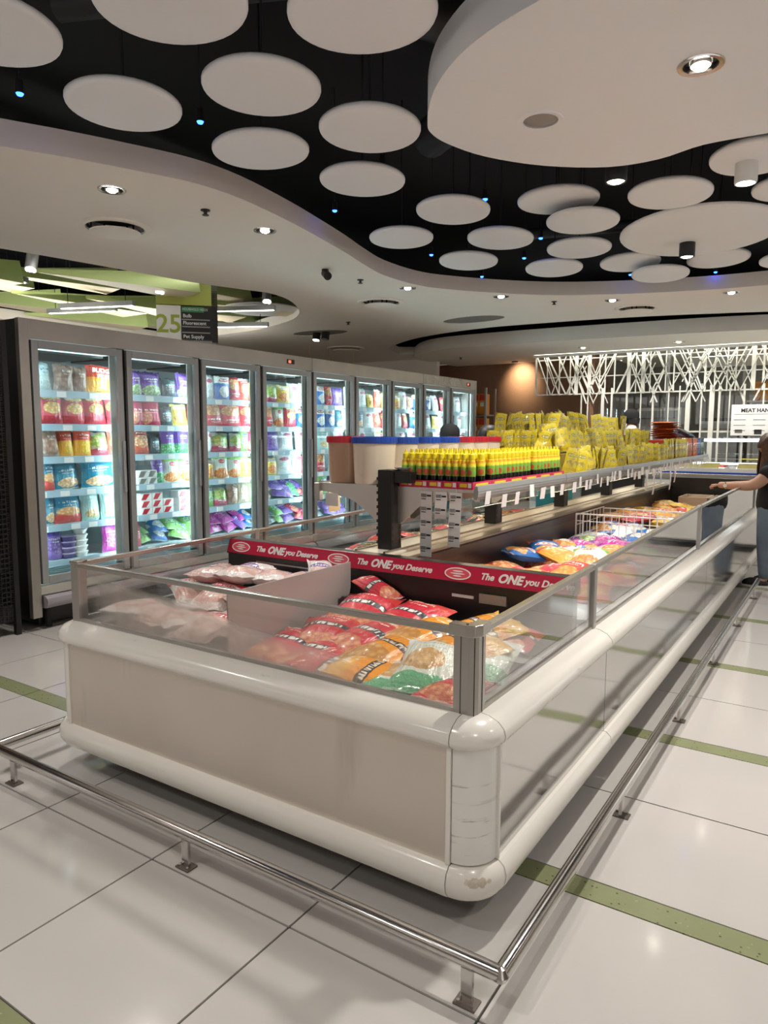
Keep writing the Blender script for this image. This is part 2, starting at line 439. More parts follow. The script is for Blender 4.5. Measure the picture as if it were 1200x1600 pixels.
# ------------------------------------------------------------ ceiling
def smooth_loop(pts, k=4, closed=False):
    out = []; n = len(pts); rng = range(n if closed else n-1)
    for i in rng:
        g = (lambda j: pts[j % n]) if closed else (lambda j: pts[max(0, min(n-1, j))])
        p0, p1, p2, p3 = (Vector(g(i+d)) for d in (-1, 0, 1, 2))
        for s in range(k):
            t = s/k
            out.append(tuple(.5*((2*p1) + (p2-p0)*t + (2*p0-5*p1+4*p2-p3)*t*t + (3*p1-p0-3*p2+p3)*t**3)))
    if not closed: out.append(tuple(pts[-1]))
    return out
def ellipse(cx, cy, a, b, ang, n=36):
    return [(cx + a*math.cos(t)*math.cos(ang) - b*math.sin(t)*math.sin(ang), cy + a*math.cos(t)*math.sin(ang) + b*math.sin(t)*math.cos(ang))
            for t in (2*math.pi*i/n for i in range(n))]
VOID = smooth_loop([(-5.4, -2.6), (-4.5, 0.1), (-3.85, 1.45), (-3.561, 2.029), (-3.425, 2.28), (-3.294, 2.563), (-3.167, 2.887), (-3.137, 3.23), (-3.195, 3.729), (-3.279, 4.173), (-3.374, 4.612),
        (-3.479, 5.023), (-3.557, 5.433), (-3.528, 5.939), (-3.374, 6.286), (-2.941, 6.825), (-2.425, 7.229), (-1.579, 7.567), (-0.756, 7.689), (0.6, 7.6), (2.4, 7.0), (3.9, 5.6), (4.6, 3.4), (4.7, 0.5), (4.4, -2.6)], 4)
CUT = [(-8.9, -3.5), (-6.3, -3.5), (-5.75, 1.2)] + smooth_loop([(-5.507, 3.096), (-5.412, 3.562), (-5.325, 4.105), (-5.225, 4.731), (-5.07, 5.226), (-4.977, 5.504), (-5.043, 5.871), (-5.305, 6.349), (-5.59, 6.689), (-6.017, 7.001), (-6.832, 7.353)], 3) + [(-8.9, 7.6)]
GAP = smooth_loop([(-6.85, 10.95), (-6.6, 10.25), (-6.245, 9.826), (-5.392, 9.2), (-4.354, 8.853), (-3.469, 8.826), (-2.22, 8.963), (-0.904, 9.358), (1.2, 10.2), (4, 12.2)], 4) \
    + smooth_loop([(4, 13.4), (1.2, 11.3), (-0.999, 10.474), (-2.526, 10.245), (-4.006, 10.153), (-5.465, 10.205), (-6.134, 10.552), (-6.60, 11.1)], 4)
OV1 = ellipse(-4.0, 8.115, .42, .24, -.12)
OV2 = ellipse(-6.34, 8.06, .44, .24, .05)
DL = [(-3.643, 2.719), (-3.477, 3.815), (-3.672, 6.025), (-3.088, 6.892), (-2.194, 7.705), (-1.094, 7.911)]
VENTS = [(-4.283, 3.211, .235), (-4.302, 6.511, .245), (-2.097, 8.312, .23)]
holes = [VOID, CUT, GAP, OV1, OV2] + [ellipse(x, y, r*.84, r*.84, 0, 24) for x, y, r in VENTS] + [ellipse(x, y, .062, .062, 0, 16) for x, y in DL]
ceiling = struct(MB().prism([[(-9.5, -4.5), (7.5, -4.5), (7.5, 15.6), (-9.5, 15.6)]] + holes, 2.80, 2.93).build('ceiling', M['ceil']), 'cream plaster ceiling with a wavy opening and curved slots')
struct(MB().box(-9.6, 7.6, -4.6, 15.7, 3.75, 3.8).build('ceiling_plenum', M['plenum']), 'black void above the ceiling openings')
tr = MB()
tr.prism([ellipse(-4.0, 8.115, .415, .235, -.12)], 2.806, 2.82); tr.prism([ellipse(-6.34, 8.06, .435, .235, .05)], 2.806, 2.82)  # plates close the oval holes; their grey stands for recess shade
struct(tr.build('trim_1', plain('recess_shade', (.20, .18, .155), .8)), 'oval ceiling plates, grey for the shade inside recesses')
# a low curved soffit beyond the slot
SOF = smooth_loop([(-6.75, 11.4), (-6.60, 11.05), (-6.134, 10.56), (-5.465, 10.21), (-4.006, 10.155), (-2.526, 10.247), (-0.999, 10.476), (1.2, 11.3), (4, 13.4)], 4)
struct(MB().prism([SOF + [(4, 15.5), (-6.75, 15.5)]], 2.74, 2.90).build('ceiling_soffit', M['ceil']), 'lower ceiling panel with a curved front edge')
pw = MB(); pw.box(-9.6, 7.6, 15.6, 15.7, 2.8, 3.8); pw.box(-9.6, 7.6, -4.6, -4.5, 2.8, 3.8); pw.box(-9.6, -9.5, -4.5, 15.6, 2.8, 3.8); pw.box(7.5, 7.6, -4.5, 15.6, 2.8, 3.8)
struct(pw.build('wall_plenum', M['plenum']), 'black sides of the void above the ceiling')
# ducts in the dark void
for i, (p0, p1, r) in enumerate([((-3.2, .5, 3.45), (.5, 7.4, 3.45), .17), ((-2.4, 4.2, 3.3), (1.5, 1.5, 3.3), .12), ((-2.9, 6.2, 3.2), (-.2, 6.9, 3.2), .05), ((-3.0, 2.0, 3.25), (3.0, 4.6, 3.25), .06)]):
    tag(MB().cyl(p0, p1, r, 16).build('ceiling_duct', M['duct'], smooth=True), 'black %s crossing the dark ceiling void, %s from the camera' % (('round duct', 'round duct', 'thin pipe', 'thin pipe')[i], ORD[i]), 'duct')

# hanging discs
DISC = [(-2.62,1.46,.25,.25,0,2.8),(-1.951,1.705,.26,.24,0,2.8),(-1.463,2.097,.257,.24,0,2.8),(-2.711,2.101,.25,.24,2.5,2.8),(-2.1,2.299,.25,.24,2.3,2.8),(-2.554,2.78,.257,.23,2.9,2.8),
 (-1.959,2.871,.262,.235,-1.1,2.8),(-2.372,3.403,.257,.236,-1.2,2.8),(-2.815,4.526,.275,.23,-1.0,2.8),(-2.202,4.157,.286,.231,-1.25,2.8),(-2.221,4.925,.294,.232,-1.42,2.8),(-2.721,5.415,.303,.236,-1.28,2.8),
 (-1.668,4.567,.275,.255,-1.06,2.88),(-1.589,4.824,.286,.235,-1.33,2.8),(-1.832,5.495,.296,.238,-1.24,2.8),(-2.222,6.032,.32,.238,-1.22,2.8),(-1.719,6.523,.338,.251,-1.25,2.88),(-1.514,6.747,.345,.241,-1.38,2.8),
 (-.987,4.557,.282,.234,-1.5,2.8),(-.992,5.518,.664,.525,-1.32,2.8),(-1.056,6.779,.328,.246,-1.25,2.88),(-.50,4.2,.26,.22,-1.5,2.8),(-.36,4.816,.25,.23,-1.5,2.8),(-.50,6.748,.30,.24,-1.39,2.8)]
for i, (x, y, a, b, an, z) in enumerate(DISC):
    lab = 'wide cream ceiling disc beyond the big round panel' if i == 19 else 'small cream disc hung in the black void, %s by distance' % ORD[i] if i < 19 else 'small cream disc hung in the black void, %s from the far edge' % ORD[len(DISC)-1-i]
    t = T('ceiling_disc', lab, 'ceiling disc', (x, y, z), an, 'cream discs hung in the ceiling void')
    n = 40
    prof = [(0, .0), (.9, .0), (.985, .004), (1.0, .012), (1.0, .022), (.96, .03)]
    MB().lathe([(max(r, .001), h) for r, h in prof], n, sx=a, sy=b).build('panel', M['disc'], t, smooth=True, ang=60)
    MB().cyl((0, 0, .03), (0, 0, 3.75-z), .006, 6).build('hanger_rod', M['duct'], t)
# the big round panel
BIG = smooth_loop([(-1.581, 2.745), (-1.47, 2.577), (-1.348, 2.442), (-1.181, 2.315), (-.979, 2.222), (-.75, 2.17), (-.4, 2.16), (0.0, 2.25), (.35, 2.5), (.55, 2.9), (.5, 3.3), (.22, 3.58), (-.1, 3.66), (-.394, 3.645), (-.648, 3.63), (-.861, 3.70),
                   (-1.092, 3.672), (-1.35, 3.486), (-1.538, 3.23), (-1.619, 2.998), (-1.625, 2.85)], 4, True)
t = TW('ceiling_panel', 'large thick rounded cream panel hanging in the black ceiling void', 'ceiling panel', (-.5, 2.9, 2.72))
BH = [ellipse(-.536, 2.862, .068, .068, 0, 18), ellipse(-1.177, 2.989, .075, .075, 0, 18)]
MB().prism([BIG] + BH, 2.72, 2.88).build('panel', M['disc'], t)
for p in ((-1.1, 2.6), (-1.1, 3.3), (0, 2.7), (0, 3.3)): MB().cyl((*p, 2.88), (*p, 3.75), .01, 6).build('hanger_rod', M['duct'], t)

# ------------------------------------------------------------ downlights and ceiling fittings
ring_me = MB().lathe([(.060, .02), (.060, -.004), (.078, -.006), (.080, .0), (.080, .004)], 24, cap=False).mesh('trim_ring', M['chrome'], True)
can_me = MB().lathe([(.060, .02), (.058, .11), (.001, .112)], 20, cap=False).mesh('can', M['alu'], True)
eye_me = MB().lathe([(.001, -.012), (.022, -.010), (.036, .0), (.046, .015), (.046, .05), (.001, .05)], 20, cap=False).mesh('lamp_head', M['chrome'], True)
lens_me = MB().lathe([(.001, -.0165), (.020, -.0155), (.033, -.0045)], 18, cap=False).mesh('lens', M['lens'], True)
def downlight(x, y, z, label, watt=SPOT_W, aim=(0, 0, -1), colr=(1.0, .945, .88), angle=125, blend=.8):
    t = T('ceiling_downlight', label, 'downlight', (x, y, z), 0, 'recessed ceiling downlights')
    inst('trim_ring', ring_me, t); inst('can', can_me, t)
    h = inst('lamp_head', eye_me, t); inst('lens', lens_me, h)
    d = bpy.data.lights.new('downlight_lamp', 'SPOT'); d.energy = watt; d.color = colr; d.spot_size = R(angle); d.spot_blend = blend; d.shadow_soft_size = .05
    lo = bpy.data.objects.new('downlight_lamp', d); col.objects.link(lo); lo.parent = t; lo.location = (0, 0, -.04)
    lo.rotation_euler = Vector(aim).to_track_quat('-Z', 'Y').to_euler()
    return t
dl_lab = ['bright downlight above the first freezer doors, near the big round vent', 'downlight between two small ceiling sprinklers, above the third freezer door', 'small downlight above the fifth freezer door, beside a round vent',
          'downlight at the far rim of the wavy ceiling edge, first along', 'downlight at the far rim of the wavy ceiling edge, second along', 'downlight at the far rim of the wavy ceiling edge, third along']
for (x, y), lb in zip(DL, dl_lab): downlight(x, y, 2.80, lb)
downlight(-.536, 2.862, 2.72, 'bright tilted downlight in the big round ceiling panel', SPOT_W*1.9)
# further downlights of the same row behind and beside the photographer
EXTRA = [(-3.9, .6), (1.2, 8.4), (2.9, 7.4), (5.2, 4.5), (5.3, 1.5), (-5.2, -1.2)]
for i, (x, y) in enumerate(EXTRA): downlight(x, y, 2.795, 'ceiling downlight outside the view, %s of six' % ORD[i], SPOT_W*(.8 if x < 0 else 1.2))
for i, (x, y) in enumerate([(-1.6, .2), (.9, .4), (1.6, 2.9), (1.5, 5.2), (-.2, -1.3), (-2.6, -.9)]):
    t = T('ceiling_disc', 'cream ceiling disc with a lamp, overhead and out of view, %s of six' % ORD[i], 'ceiling disc', (x, y, 2.8), 0, 'cream discs hung in the ceiling void')
    MB().lathe([(.001, 0), (.3, 0), (.33, .012), (.33, .022), (.3, .03)], 30).build('panel', M['disc'], t, smooth=True)
    MB().cyl((0, 0, .03), (0, 0, .95), .006, 6).build('hanger_rod', M['duct'], t)
    downlight(x, y, 2.795, 'downlight in an overhead disc out of view, %s of six' % ORD[i], SPOT_W*(.8 if x < 0 else 1.0))
# cylinder spots in the void
for i, (x, y, lb) in enumerate([(-1.103, 3.851, 'cylinder spotlight in the void just past the big round panel'), (-.547, 4.229, 'white cylinder spotlight hanging below a disc by the picture edge'), (-1.102, 5.719, 'cylinder spotlight peeping out under the wide ceiling disc')]):
    t = T('ceiling_spotlight', lb, 'spotlight', (x, y, 2.70))
    MB().lathe([(.045, 0), (.052, .0), (.055, .01), (.055, .12), (.01, .125)], 20, cap=False).build('housing', M['white'] if i == 1 else M['black_metal'], t, smooth=True)
    MB().lathe([(.001, -.004), (.03, -.002), (.046, .008)], 18, cap=False).build('lens', M['lens'], t, smooth=True)
    MB().cyl((0, 0, .12), (0, 0, 1.05), .008, 6).build('stem', M['duct'], t)
    d = bpy.data.lights.new('spotlight_lamp', 'SPOT'); d.energy = SPOT_W; d.color = (1, .945, .88); d.spot_size = R(110); d.spot_blend = .7; d.shadow_soft_size = .04
    lo = bpy.data.objects.new('spotlight_lamp', d); col.objects.link(lo); lo.parent = t; lo.location = (0, 0, -.02)
# frosted dome in the big panel
t = T('ceiling_speaker', 'unlit frosted round dome in the big ceiling panel', 'ceiling dome', (-1.177, 2.989, 2.72))
MB().lathe([(.072, .01), (.072, -.004), (.092, -.006), (.094, 0)], 24, cap=False).build('trim_ring', M['disc'], t, smooth=True)
MB().lathe([(.001, -.012), (.04, -.009), (.072, .004)], 24, cap=False).build('dome', plain('frosted_dome', (.30, .27, .25), .5), t, smooth=True)
# round air diffusers
for x, y, r, lb in [(-4.283, 3.211, .235, 'big round air vent in the ceiling above the first freezer doors'), (-4.302, 6.511, .245, 'round air vent in the ceiling above the middle freezer doors'), (-2.097, 8.312, .23, 'far round air vent beyond the wavy ceiling edge'), (-7.1, 9.7, .3, 'flat dark vent in the ceiling behind the far freezers')]:
    t = T('air_vent', lb, 'air vent', (x, y, 2.80), 0, 'round ceiling air vents')
    MB().lathe([(r*.80, -.002), (r*.82, -.012), (r, -.014), (r*1.03, -.004), (r*1.03, 0)], 32, cap=False).build('rim', M['ceil'], t, smooth=True)
    MB().lathe([(r*.84, 0), (r*.84, .06), (.001, .062)], 32, cap=False).build('throat', M['black_soft'], t)
    MB().lathe([(.001, -.052), (r*.5, -.050), (r*.70, -.040), (r*.71, -.034), (.001, -.030)], 32, cap=False).build('deflector', M['ceil'], t, smooth=True)
    MB().lathe([(r*.74, .015), (r*.78, .0), (r*.80, .015)], 32, cap=False).build('inner_ring', M['duct'], t, smooth=True)
for i, (x, y, z, lb) in enumerate([(-3.478, 3.274, 2.8, 'small black sprinkler between the two nearest downlights'), (-3.84, 5.474, 2.8, 'small sprinkler past the black ceiling spotlight'), (-5.408, 7.442, 2.8, 'small sprinkler near the oval recess with a spotlight'), (-2.732, 7.453, 2.8, 'small sprinkler beside the far rim of the wavy edge'), (-5.9, 11.5, 2.74, 'small sprinkler under the curved soffit')]):
    t = T('sprinkler', lb, 'sprinkler', (x, y, z), 0, 'ceiling sprinklers')
    MB().lathe([(.03, 0), (.03, -.006), (.012, -.010), (.010, -.03)], 14).build('body', M['black_metal'], t, smooth=True)
    MB().lathe([(.001, -.034), (.020, -.034), (.022, -.030), (.001, -.030)], 12, cap=False).build('deflector', M['black_metal'], t)
t = T('ceiling_spotlight', 'black adjustable spotlight fixed to the ceiling below the wavy edge', 'spotlight', (-3.858, 4.977, 2.80))
MB().lathe([(.03, 0), (.03, -.012), (.001, -.012)], 14, cap=False).build('mount', M['black_metal'], t)
MB().cyl((0, 0, -.03), (.06, -.04, -.07), .035, 14).build('housing', M['black_metal'], t, smooth=True)
t = T('ceiling_spotlight', 'twin-headed spotlight in the grey oval recess above the freezers', 'spotlight', (-6.34, 8.06, 2.826))
for dx in (-.06, .10):
    MB().cyl((dx, 0, -.02), (dx, -.02, -.12), .055, 14).build('housing', M['black_metal'], t, smooth=True)
    MB().cyl((dx, -.02, -.121), (dx, -.021, -.126), .045, 14).build('lens', M['lens_far'] if dx < 0 else M['alu'], t)
for i, (x, y) in enumerate([(-3.274,1.971),(-2.808,2.623),(-2.371,3.604),(-3.11,4.125),(-2.127,4.461),(-3.155,5.566),(-2.165,5.564),(-2.523,6.102),(-3.161,6.589),(-1.91,7.278),(-1.199,7.596)]):
    t = T('blue_lamp', 'tiny blue lamp hanging in the black ceiling void, %s by distance' % ORD[i], 'blue lamp', (x, y, 2.95), 0, 'tiny blue lamps in the void')
    MB().lathe([(.017, .0), (.018, .01), (.016, .06), (.004, .065)], 10).build('housing', M['black_metal'], t, smooth=True)
    MB().lathe([(.001, -.012), (.012, -.009), (.017, 0)], 10, cap=False).build('lens', M['blue_led'], t, smooth=True)
    MB().cyl((0, 0, .06), (0, 0, .8), .003, 5).build('cord', M['duct'], t)
# faint wall-wash of the brown wall and the green hall
def lamp(name, kind, loc, energy, colr, aim=(0, 0, -1), size=.05, angle=80, blend=.6):
    d = bpy.data.lights.new(name, kind); d.energy = energy; d.color = colr
    if kind == 'SPOT': d.spot_size = R(angle); d.spot_blend = blend
    if kind == 'AREA': d.size = size
    else: d.shadow_soft_size = size
    o = bpy.data.objects.new(name, d); col.objects.link(o); o.location = loc
    o.rotation_euler = Vector(aim).to_track_quat('-Z', 'Y').to_euler()
    return o

for i, (x, y) in enumerate([(-3.6, 11.15), (-2.2, 11.15), (-.8, 11.2)]): downlight(x, y, 2.738, 'added downlight under the soffit, brightening the lattice, %s along' % ORD[i], SPOT_W*.8, (0, .35, -1))  # added lamps, none seen there, to brighten the lattice and counters
# ------------------------------------------------------------ walls at the far end
wb = struct(MB().box(-9.4, -3.78, 13.0, 13.15, 0, 2.78).build('wall_back', M['brown_wall']), 'brown textured far wall')
struct(MB().box(-3.78, -3.70, 12.12, 13.15, 0, 2.78).build('wall_return', M['brown_wall']), 'brown wall return beside the lattice screen')
struct(MB().box(-9.45, -9.3, -4, 13.1, 0, 2.8).build('wall_left', plain('hall_wall', (.30, .25, .20), .8)), 'far wall behind the freezers')
struct(MB().box(-9.3, -6.6, 11.9, 12.0, 1.9, 2.80).build('wall_bulkhead', M['ceil']), 'cream bulkhead above the far freezers')
# meat preparation room behind the lattice
struct(MB().box(-3.78, -3.70, 13.15, 15.3, 0, 2.78).build('wall_prep_side', M['room_dark']), 'side wall of the preparation room')
struct(MB().box(-3.7, 5, 15.2, 15.3, 0, 2.78).build('wall_prep_room', M['room_dark']), 'dim wall of the preparation room behind the glass')
gl = struct(MB().box(-3.68, 3.0, 12.26, 12.27, .9, 2.74).build('window_1', M['glass']), 'tall glass front of the preparation room')
for x in (-2.55, -1.45, -.3, .8): MB().box(x-.02, x+.02, 12.24, 12.29, .9, 2.74).build('mullion', M['alu_grey'], gl)
for x0, x1, z0, z1, m, lb in [(-3.5, -2.7, .9, 1.9, 'steel', 'steel cabinet in the preparation room'), (-2.4, -1.7, .9, 1.7, 'black_metal', 'dark oven in the preparation room'), (-1.5, -.9, 1.0, 1.8, 'alu', 'grey machine in the preparation room')]:
    t = TW('kitchen_cabinet', lb, 'cabinet', ((x0+x1)/2, 14.6, 0))
    MB().box(x0, x1, 14.2, 14.9, 0, z1).build('body', M[m], t, bevel=.01)
    MB().box(x0+.04, x1-.04, 14.18, 14.2, z0+.05, z1-.06).build('door', M['alu_grey'], t, bevel=.005)
    MB().cyl((x0+.1, 14.16, z1-.2), (x1-.1, 14.16, z1-.2), .012, 8).build('handle', M['chrome'], t)
for i in range(3):
    t = TW('orange_crate', 'orange crate on the high shelf behind the lattice, %s along' % ORD[i], 'crate', (-1.2+.42*i, 13.4, 1.96))
    MB().box(-1.4+.42*i, -1.02+.42*i, 13.2, 13.6, 1.962, 2.26).build('body', M['carton_orange'], t, bevel=.01)
    MB().box(-1.41+.42*i, -1.01+.42*i, 13.19, 13.61, 2.22, 2.262).build('rim', M['carton_orange'], t, bevel=.005)
t = TW('wall_shelf', 'high shelf holding orange crates behind the lattice', 'shelf', (-.8, 13.4, 0))
MB().box(-1.5, .6, 13.15, 13.65, 1.93, 1.96).build('board', M['steel'], t)
for x in (-1.46, .55): MB().box(x, x+.04, 13.2, 13.6, 0, 1.93).build('upright', M['steel'], t)
pl = T('prep_room_fill', 'added lamp brightening the preparation room', 'lamp', (-1.2, 13.6, 2.67))  # added light source, none seen, that brightens the room behind the lattice
MB().box(-1.2, 1.2, -.06, .06, -.005, 0.01).build('tube', M['tube_lamp'], pl); MB().box(-1.25, 1.25, -.08, -.065, -.12, .06).build('shade', M['white'], pl)
# lattice screen: every bar its own piece
lr = random.Random(5)
lat = TW('lattice_screen', 'white lattice screen of slanting bars in front of the preparation room', 'screen', (-1.6, 12.0, .9))
def bar(x0, z0, x1, z1, w, y=12.0, d=.02, name='bar'):
    L = math.hypot(x1-x0, z1-z0); nx, nz = -(z1-z0)/L*w/2, (x1-x0)/L*w/2
    MB().prism_xz([(x0+nx, z0+nz), (x0-nx, z0-nz), (x1-nx, z1-nz), (x1+nx, z1+nz)], y-d, y).build(name, M['lattice'], lat)
ZT, ZM, ZB = 2.73, 2.06, .9
x = -4.68
while x < 1.2:
    w = lr.choice([.016, .02, .03, .06])
    bar(x, ZM, x, ZT, w)
    x += lr.uniform(.09, .24)
x = -3.88
while x < 1.2:
    w = lr.choice([.018, .022, .03, .05, .07])
    bar(x, ZB, x, ZM+.1, w, 12.03)
    x += lr.uniform(.09, .26)
for i in range(105):
    x0 = lr.uniform(-4.62, 1.0); s = lr.choice([-1, 1]); h0 = lr.choice([ZM+.02, ZM+.02, ZM+.16, ZM-.15]); h1 = lr.choice([ZT, ZT, ZT, ZT-.2]); dx = (h1-h0)*lr.choice([.38, .45, .52])*s
    if h0 < ZM and x0 < -3.8: h0 = ZM+.02; dx = (h1-h0)*.45*s
    if x0+dx < -4.66: continue
    bar(x0, h0, x0+dx, h1, lr.choice([.012, .015, .02]), 11.98)
for z, xa, w, y in ((2.66, -4.68, .016, 12.02), (2.36, -4.68, .016, 12.02), (2.075, -4.68, .022, 12.02), (1.45, -3.88, .025, 12.05)): bar(xa, z, 1.2, z, w, y, .015)
cv = T('cove_lamp', 'bright linear lamp along the top of the lattice screen', 'lamp', (-1.7, 11.86, 2.735))
MB().box(-2.95, 2.9, -.03, .03, -.012, .0).build('tube', M['cove'], cv)
MB().box(-2.97, 2.92, -.05, -.035, -.045, .0).build('housing', M['white'], cv)
ww = T('ceiling_spotlight', 'small spotlight washing the brown wall with light', 'spotlight', (-5.35, 12.62, 2.74))
MB().lathe([(.06, 0), (.06, -.02), (.04, -.022), (.001, -.02)], 16, cap=False).build('housing', M['black_metal'], ww, smooth=True)
lo = lamp('wall_lamp', 'SPOT', (0, 0, -.04), 75, (1, .86, .60), (0, .40, -.26), .05, 95, 1.0); lo.parent = ww
# ------------------------------------------------------------ bag prints
def bagmat(name, base, band=None, bandz=.78, food=None, food2=None, win=(.5, .38, .34, .22), logo=None, logoz=.66, logow=.36, low=None, lowz=.16, rough=.24, clear=0, fscale=9.0, text=(.9, .88, .84), band2=None, back=None):
    b = NB(name); g = b.coord('Generated'); oi = b.n('ShaderNodeObjectInfo').outputs['Random']
    sp = b.n('ShaderNodeSeparateXYZ'); b.l(g, sp.inputs[0]); nz = b.noise(4, g, 2)
    dx = b.math('MULTIPLY_ADD', nz, .08, -.04); x = b.math('ADD', sp.outputs[0], dx); z = b.math('ADD', sp.outputs[2], dx)
    front = b.ramp(sp.outputs[1], .62, .52)
    c = base
    if band: c = b.mix(b.ramp(z, bandz-.008, bandz+.008), c, band)
    if low: c = b.mix(b.ramp(z, lowz+.008, lowz-.008), c, low)
    def ell(cx, cz, rx, rz, s=.9):
        return b.ramp(b.math('ADD', b.math('POWER', b.math('MULTIPLY', b.math('ABSOLUTE', b.math('SUBTRACT', x, cx)), 1/rx), 2.0), b.math('POWER', b.math('MULTIPLY', b.math('ABSOLUTE', b.math('SUBTRACT', z, cz)), 1/rz), 2.0)), 1.0, s)
    def rect(cx, cz, rx, rz):
        return b.math('MULTIPLY', b.ramp(b.math('ABSOLUTE', b.math('SUBTRACT', x, cx)), rx, rx*.96), b.ramp(b.math('ABSOLUTE', b.math('SUBTRACT', z, cz)), rz, rz*.9))
    if food:
        v = b.voro(fscale, b.scale(g, (1, .4, 1.3)), 'Distance'); vc = b.voro(fscale, b.scale(g, (1, .4, 1.3)), 'Color')
        fc = b.mix(b.ramp(v, .12, .62), food, food2 or tuple(q*.45 for q in food)); 
        e = b.math('ADD', ell(*win), b.math('MULTIPLY', b.math('SUBTRACT', b.noise(9, g), .5), .9), clamp=True)
        c = b.mix(b.math('MULTIPLY', b.ramp(e, .35, .65), front), c, fc)
    if band2: c = b.mix(b.math('MULTIPLY', rect(.5, band2[0], .6, band2[1]), front), c, band2[2])
    if logo:
        lz = band2[0] if band2 else logoz
        le = ell(.5, logoz, logow, .075); 
        c = b.mix(b.math('MULTIPLY', le, front), c, logo)
    # rows of illegible print
    tx = b.n('ShaderNodeTexBrick'); b.l(b.scale(g, (1, 1, 1)), tx.inputs[0])
    def word(cz, rx, rz, colr, sc_):
        nonlocal c
        st = b.ramp(b.noise(sc_, b.scale(g, (1.0, .0, .22)), 1), .47, .53)
        c = b.mix(b.math('MULTIPLY', b.math('MULTIPLY', rect(.5, cz, rx, rz), st), front), c, colr)
    word(logoz, logow*.85, .032, text, 28); word(logoz-.10, logow*.6, .014, text, 45)
    if band2: word(band2[0], .40, band2[1]*.62, text, 24)
    b.nt.nodes.remove(tx)
    if back: c = b.mix(b.ramp(sp.outputs[1], .50, .56), c, back)
    seam = b.ramp(b.math('ABSOLUTE', b.math('SUBTRACT', sp.outputs[2], .5)), .468, .475)
    c = b.mix(b.math('MULTIPLY', seam, .35), c, (.85, .83, .80))
    hs = b.n('ShaderNodeHueSaturation'); b.put(c, hs.inputs['Color']); b.l(b.math('MULTIPLY_ADD', oi, .22, .9), hs.inputs['Value'])
    wr = b.math('ADD', b.noise(6, b.scale(g, (1, 1, 1)), 4, .6), b.math('MULTIPLY', b.noise(3, b.scale(g, (4, 1, .8)), 3), .7))
    sh = b.bsdf(hs.outputs[0], rough, bump=wr, bstr=.55, bdist=.02, coat=.35, spec=.6)
    if clear:
        t = b.n('ShaderNodeBsdfTransparent'); m = b.n('ShaderNodeMixShader'); m.inputs[0].default_value = clear
        b.l(sh, m.inputs[1]); b.l(t.outputs[0], m.inputs[2]); sh = m.outputs[0]
    return b.done(sh)
BM = {}
W_ = (.84, .82, .78)
BM['red fries bag'] = bagmat('bag_red_fries', (.56, .03, .06), (.12, .03, .03), .84, (.86, .62, .24), (.55, .28, .06), (.5, .55, .33, .2), (.75, .62, .12), .88, .36)
BM['flame-coloured fries bag'] = bagmat('bag_budget', (.80, .36, .03), (.70, .06, .03), .55, (.85, .68, .08), (.75, .40, .02), (.66, .32, .34, .22), None, .74, .4)
BM['clear bag of brown sausages'] = bagmat('bag_sausage', (.42, .30, .25), None, .8, (.46, .28, .20), (.30, .16, .12), (.5, .5, .5, .45), None, .7, .2, rough=.16, fscale=5)
BM['clear blue-lettered bag'] = bagmat('bag_clear', (.55, .68, .70), (.62, .74, .76), .6, (.70, .76, .72), (.45, .58, .58), (.5, .35, .42, .3), None, .74, .36, text=(.05, .12, .32), rough=.16)
BM['teal fries bag'] = bagmat('bag_teal', (.015, .19, .30), (.02, .15, .24), .86, (.85, .62, .38), (.55, .32, .16), (.52, .25, .40, .17), None, .68, .36, low=(.60, .66, .62), lowz=.06)
BM['teal bag with red bowl'] = bagmat('bag_teal_red', (.015, .22, .36), None, .8, (.82, .48, .20), (.55, .24, .08), (.5, .42, .40, .15), None, .74, .36, low=(.62, .06, .05), lowz=.34)
BM['pale mint fries bag'] = bagmat('bag_mint', (.40, .58, .56), None, .8, (.80, .58, .30), (.50, .32, .14), (.5, .24, .36, .15), None, .76, .34)
BM['red pizza bag'] = bagmat('bag_pizza', (.60, .12, .08), W_, .86, (.84, .72, .52), (.66, .24, .10), (.5, .5, .40, .24), (.55, .03, .03), .80, .36)
BM['purple vegetable bag'] = bagmat('bag_purple', (.16, .06, .32), (.10, .03, .26), .84, (.62, .66, .46), (.20, .36, .12), (.5, .22, .42, .22), None, .66, .36)
BM['purple and green bag'] = bagmat('bag_purple_green', (.18, .08, .38), None, .8, (.30, .58, .30), (.06, .28, .12), (.5, .2, .5, .22), None, .70, .36, low=(.10, .40, .26), lowz=.40)
BM['pink prawn bag'] = bagmat('bag_prawn', (.62, .04, .12), (.50, .02, .06), .82, (.86, .46, .34), (.72, .22, .14), (.25, .3, .24, .24), None, .58, .38)
BM['dark glossy bag'] = bagmat('bag_dark', (.05, .08, .10), None, .8, (.30, .36, .36), (.10, .12, .14), (.5, .45, .3, .25), (.12, .36, .48), .6, .3)
BM['yellow and orange bag'] = bagmat('bag_yellow', (.80, .56, .10), (.82, .70, .26), .72, (.86, .48, .14), (.62, .18, .05), (.5, .34, .38, .24), W_, .80, .36, text=(.5, .05, .03))
BM['green and white bag'] = bagmat('bag_green', (.82, .82, .74), (.30, .58, .12), .80, (.88, .48, .16), (.70, .20, .06), (.5, .22, .46, .2), (.70, .05, .06), .70, .18)
BM['red meatball bag'] = bagmat('bag_meatball', (.60, .05, .08), None, .8, (.84, .58, .28), (.60, .22, .10), (.5, .66, .46, .24), None, .28, .40)
BM['blue and white bag'] = bagmat('bag_blue', (.03, .16, .48), W_, .70, (.82, .80, .72), (.46, .50, .54), (.5, .36, .34, .24), (.55, .05, .08), .82, .30)
BM['white printed bag'] = bagmat('bag_white', (.78, .80, .80), None, .8, (.80, .78, .74), (.50, .60, .64), (.5, .4, .36, .2), (.60, .08, .10), .72, .26, text=(.1, .2, .45))
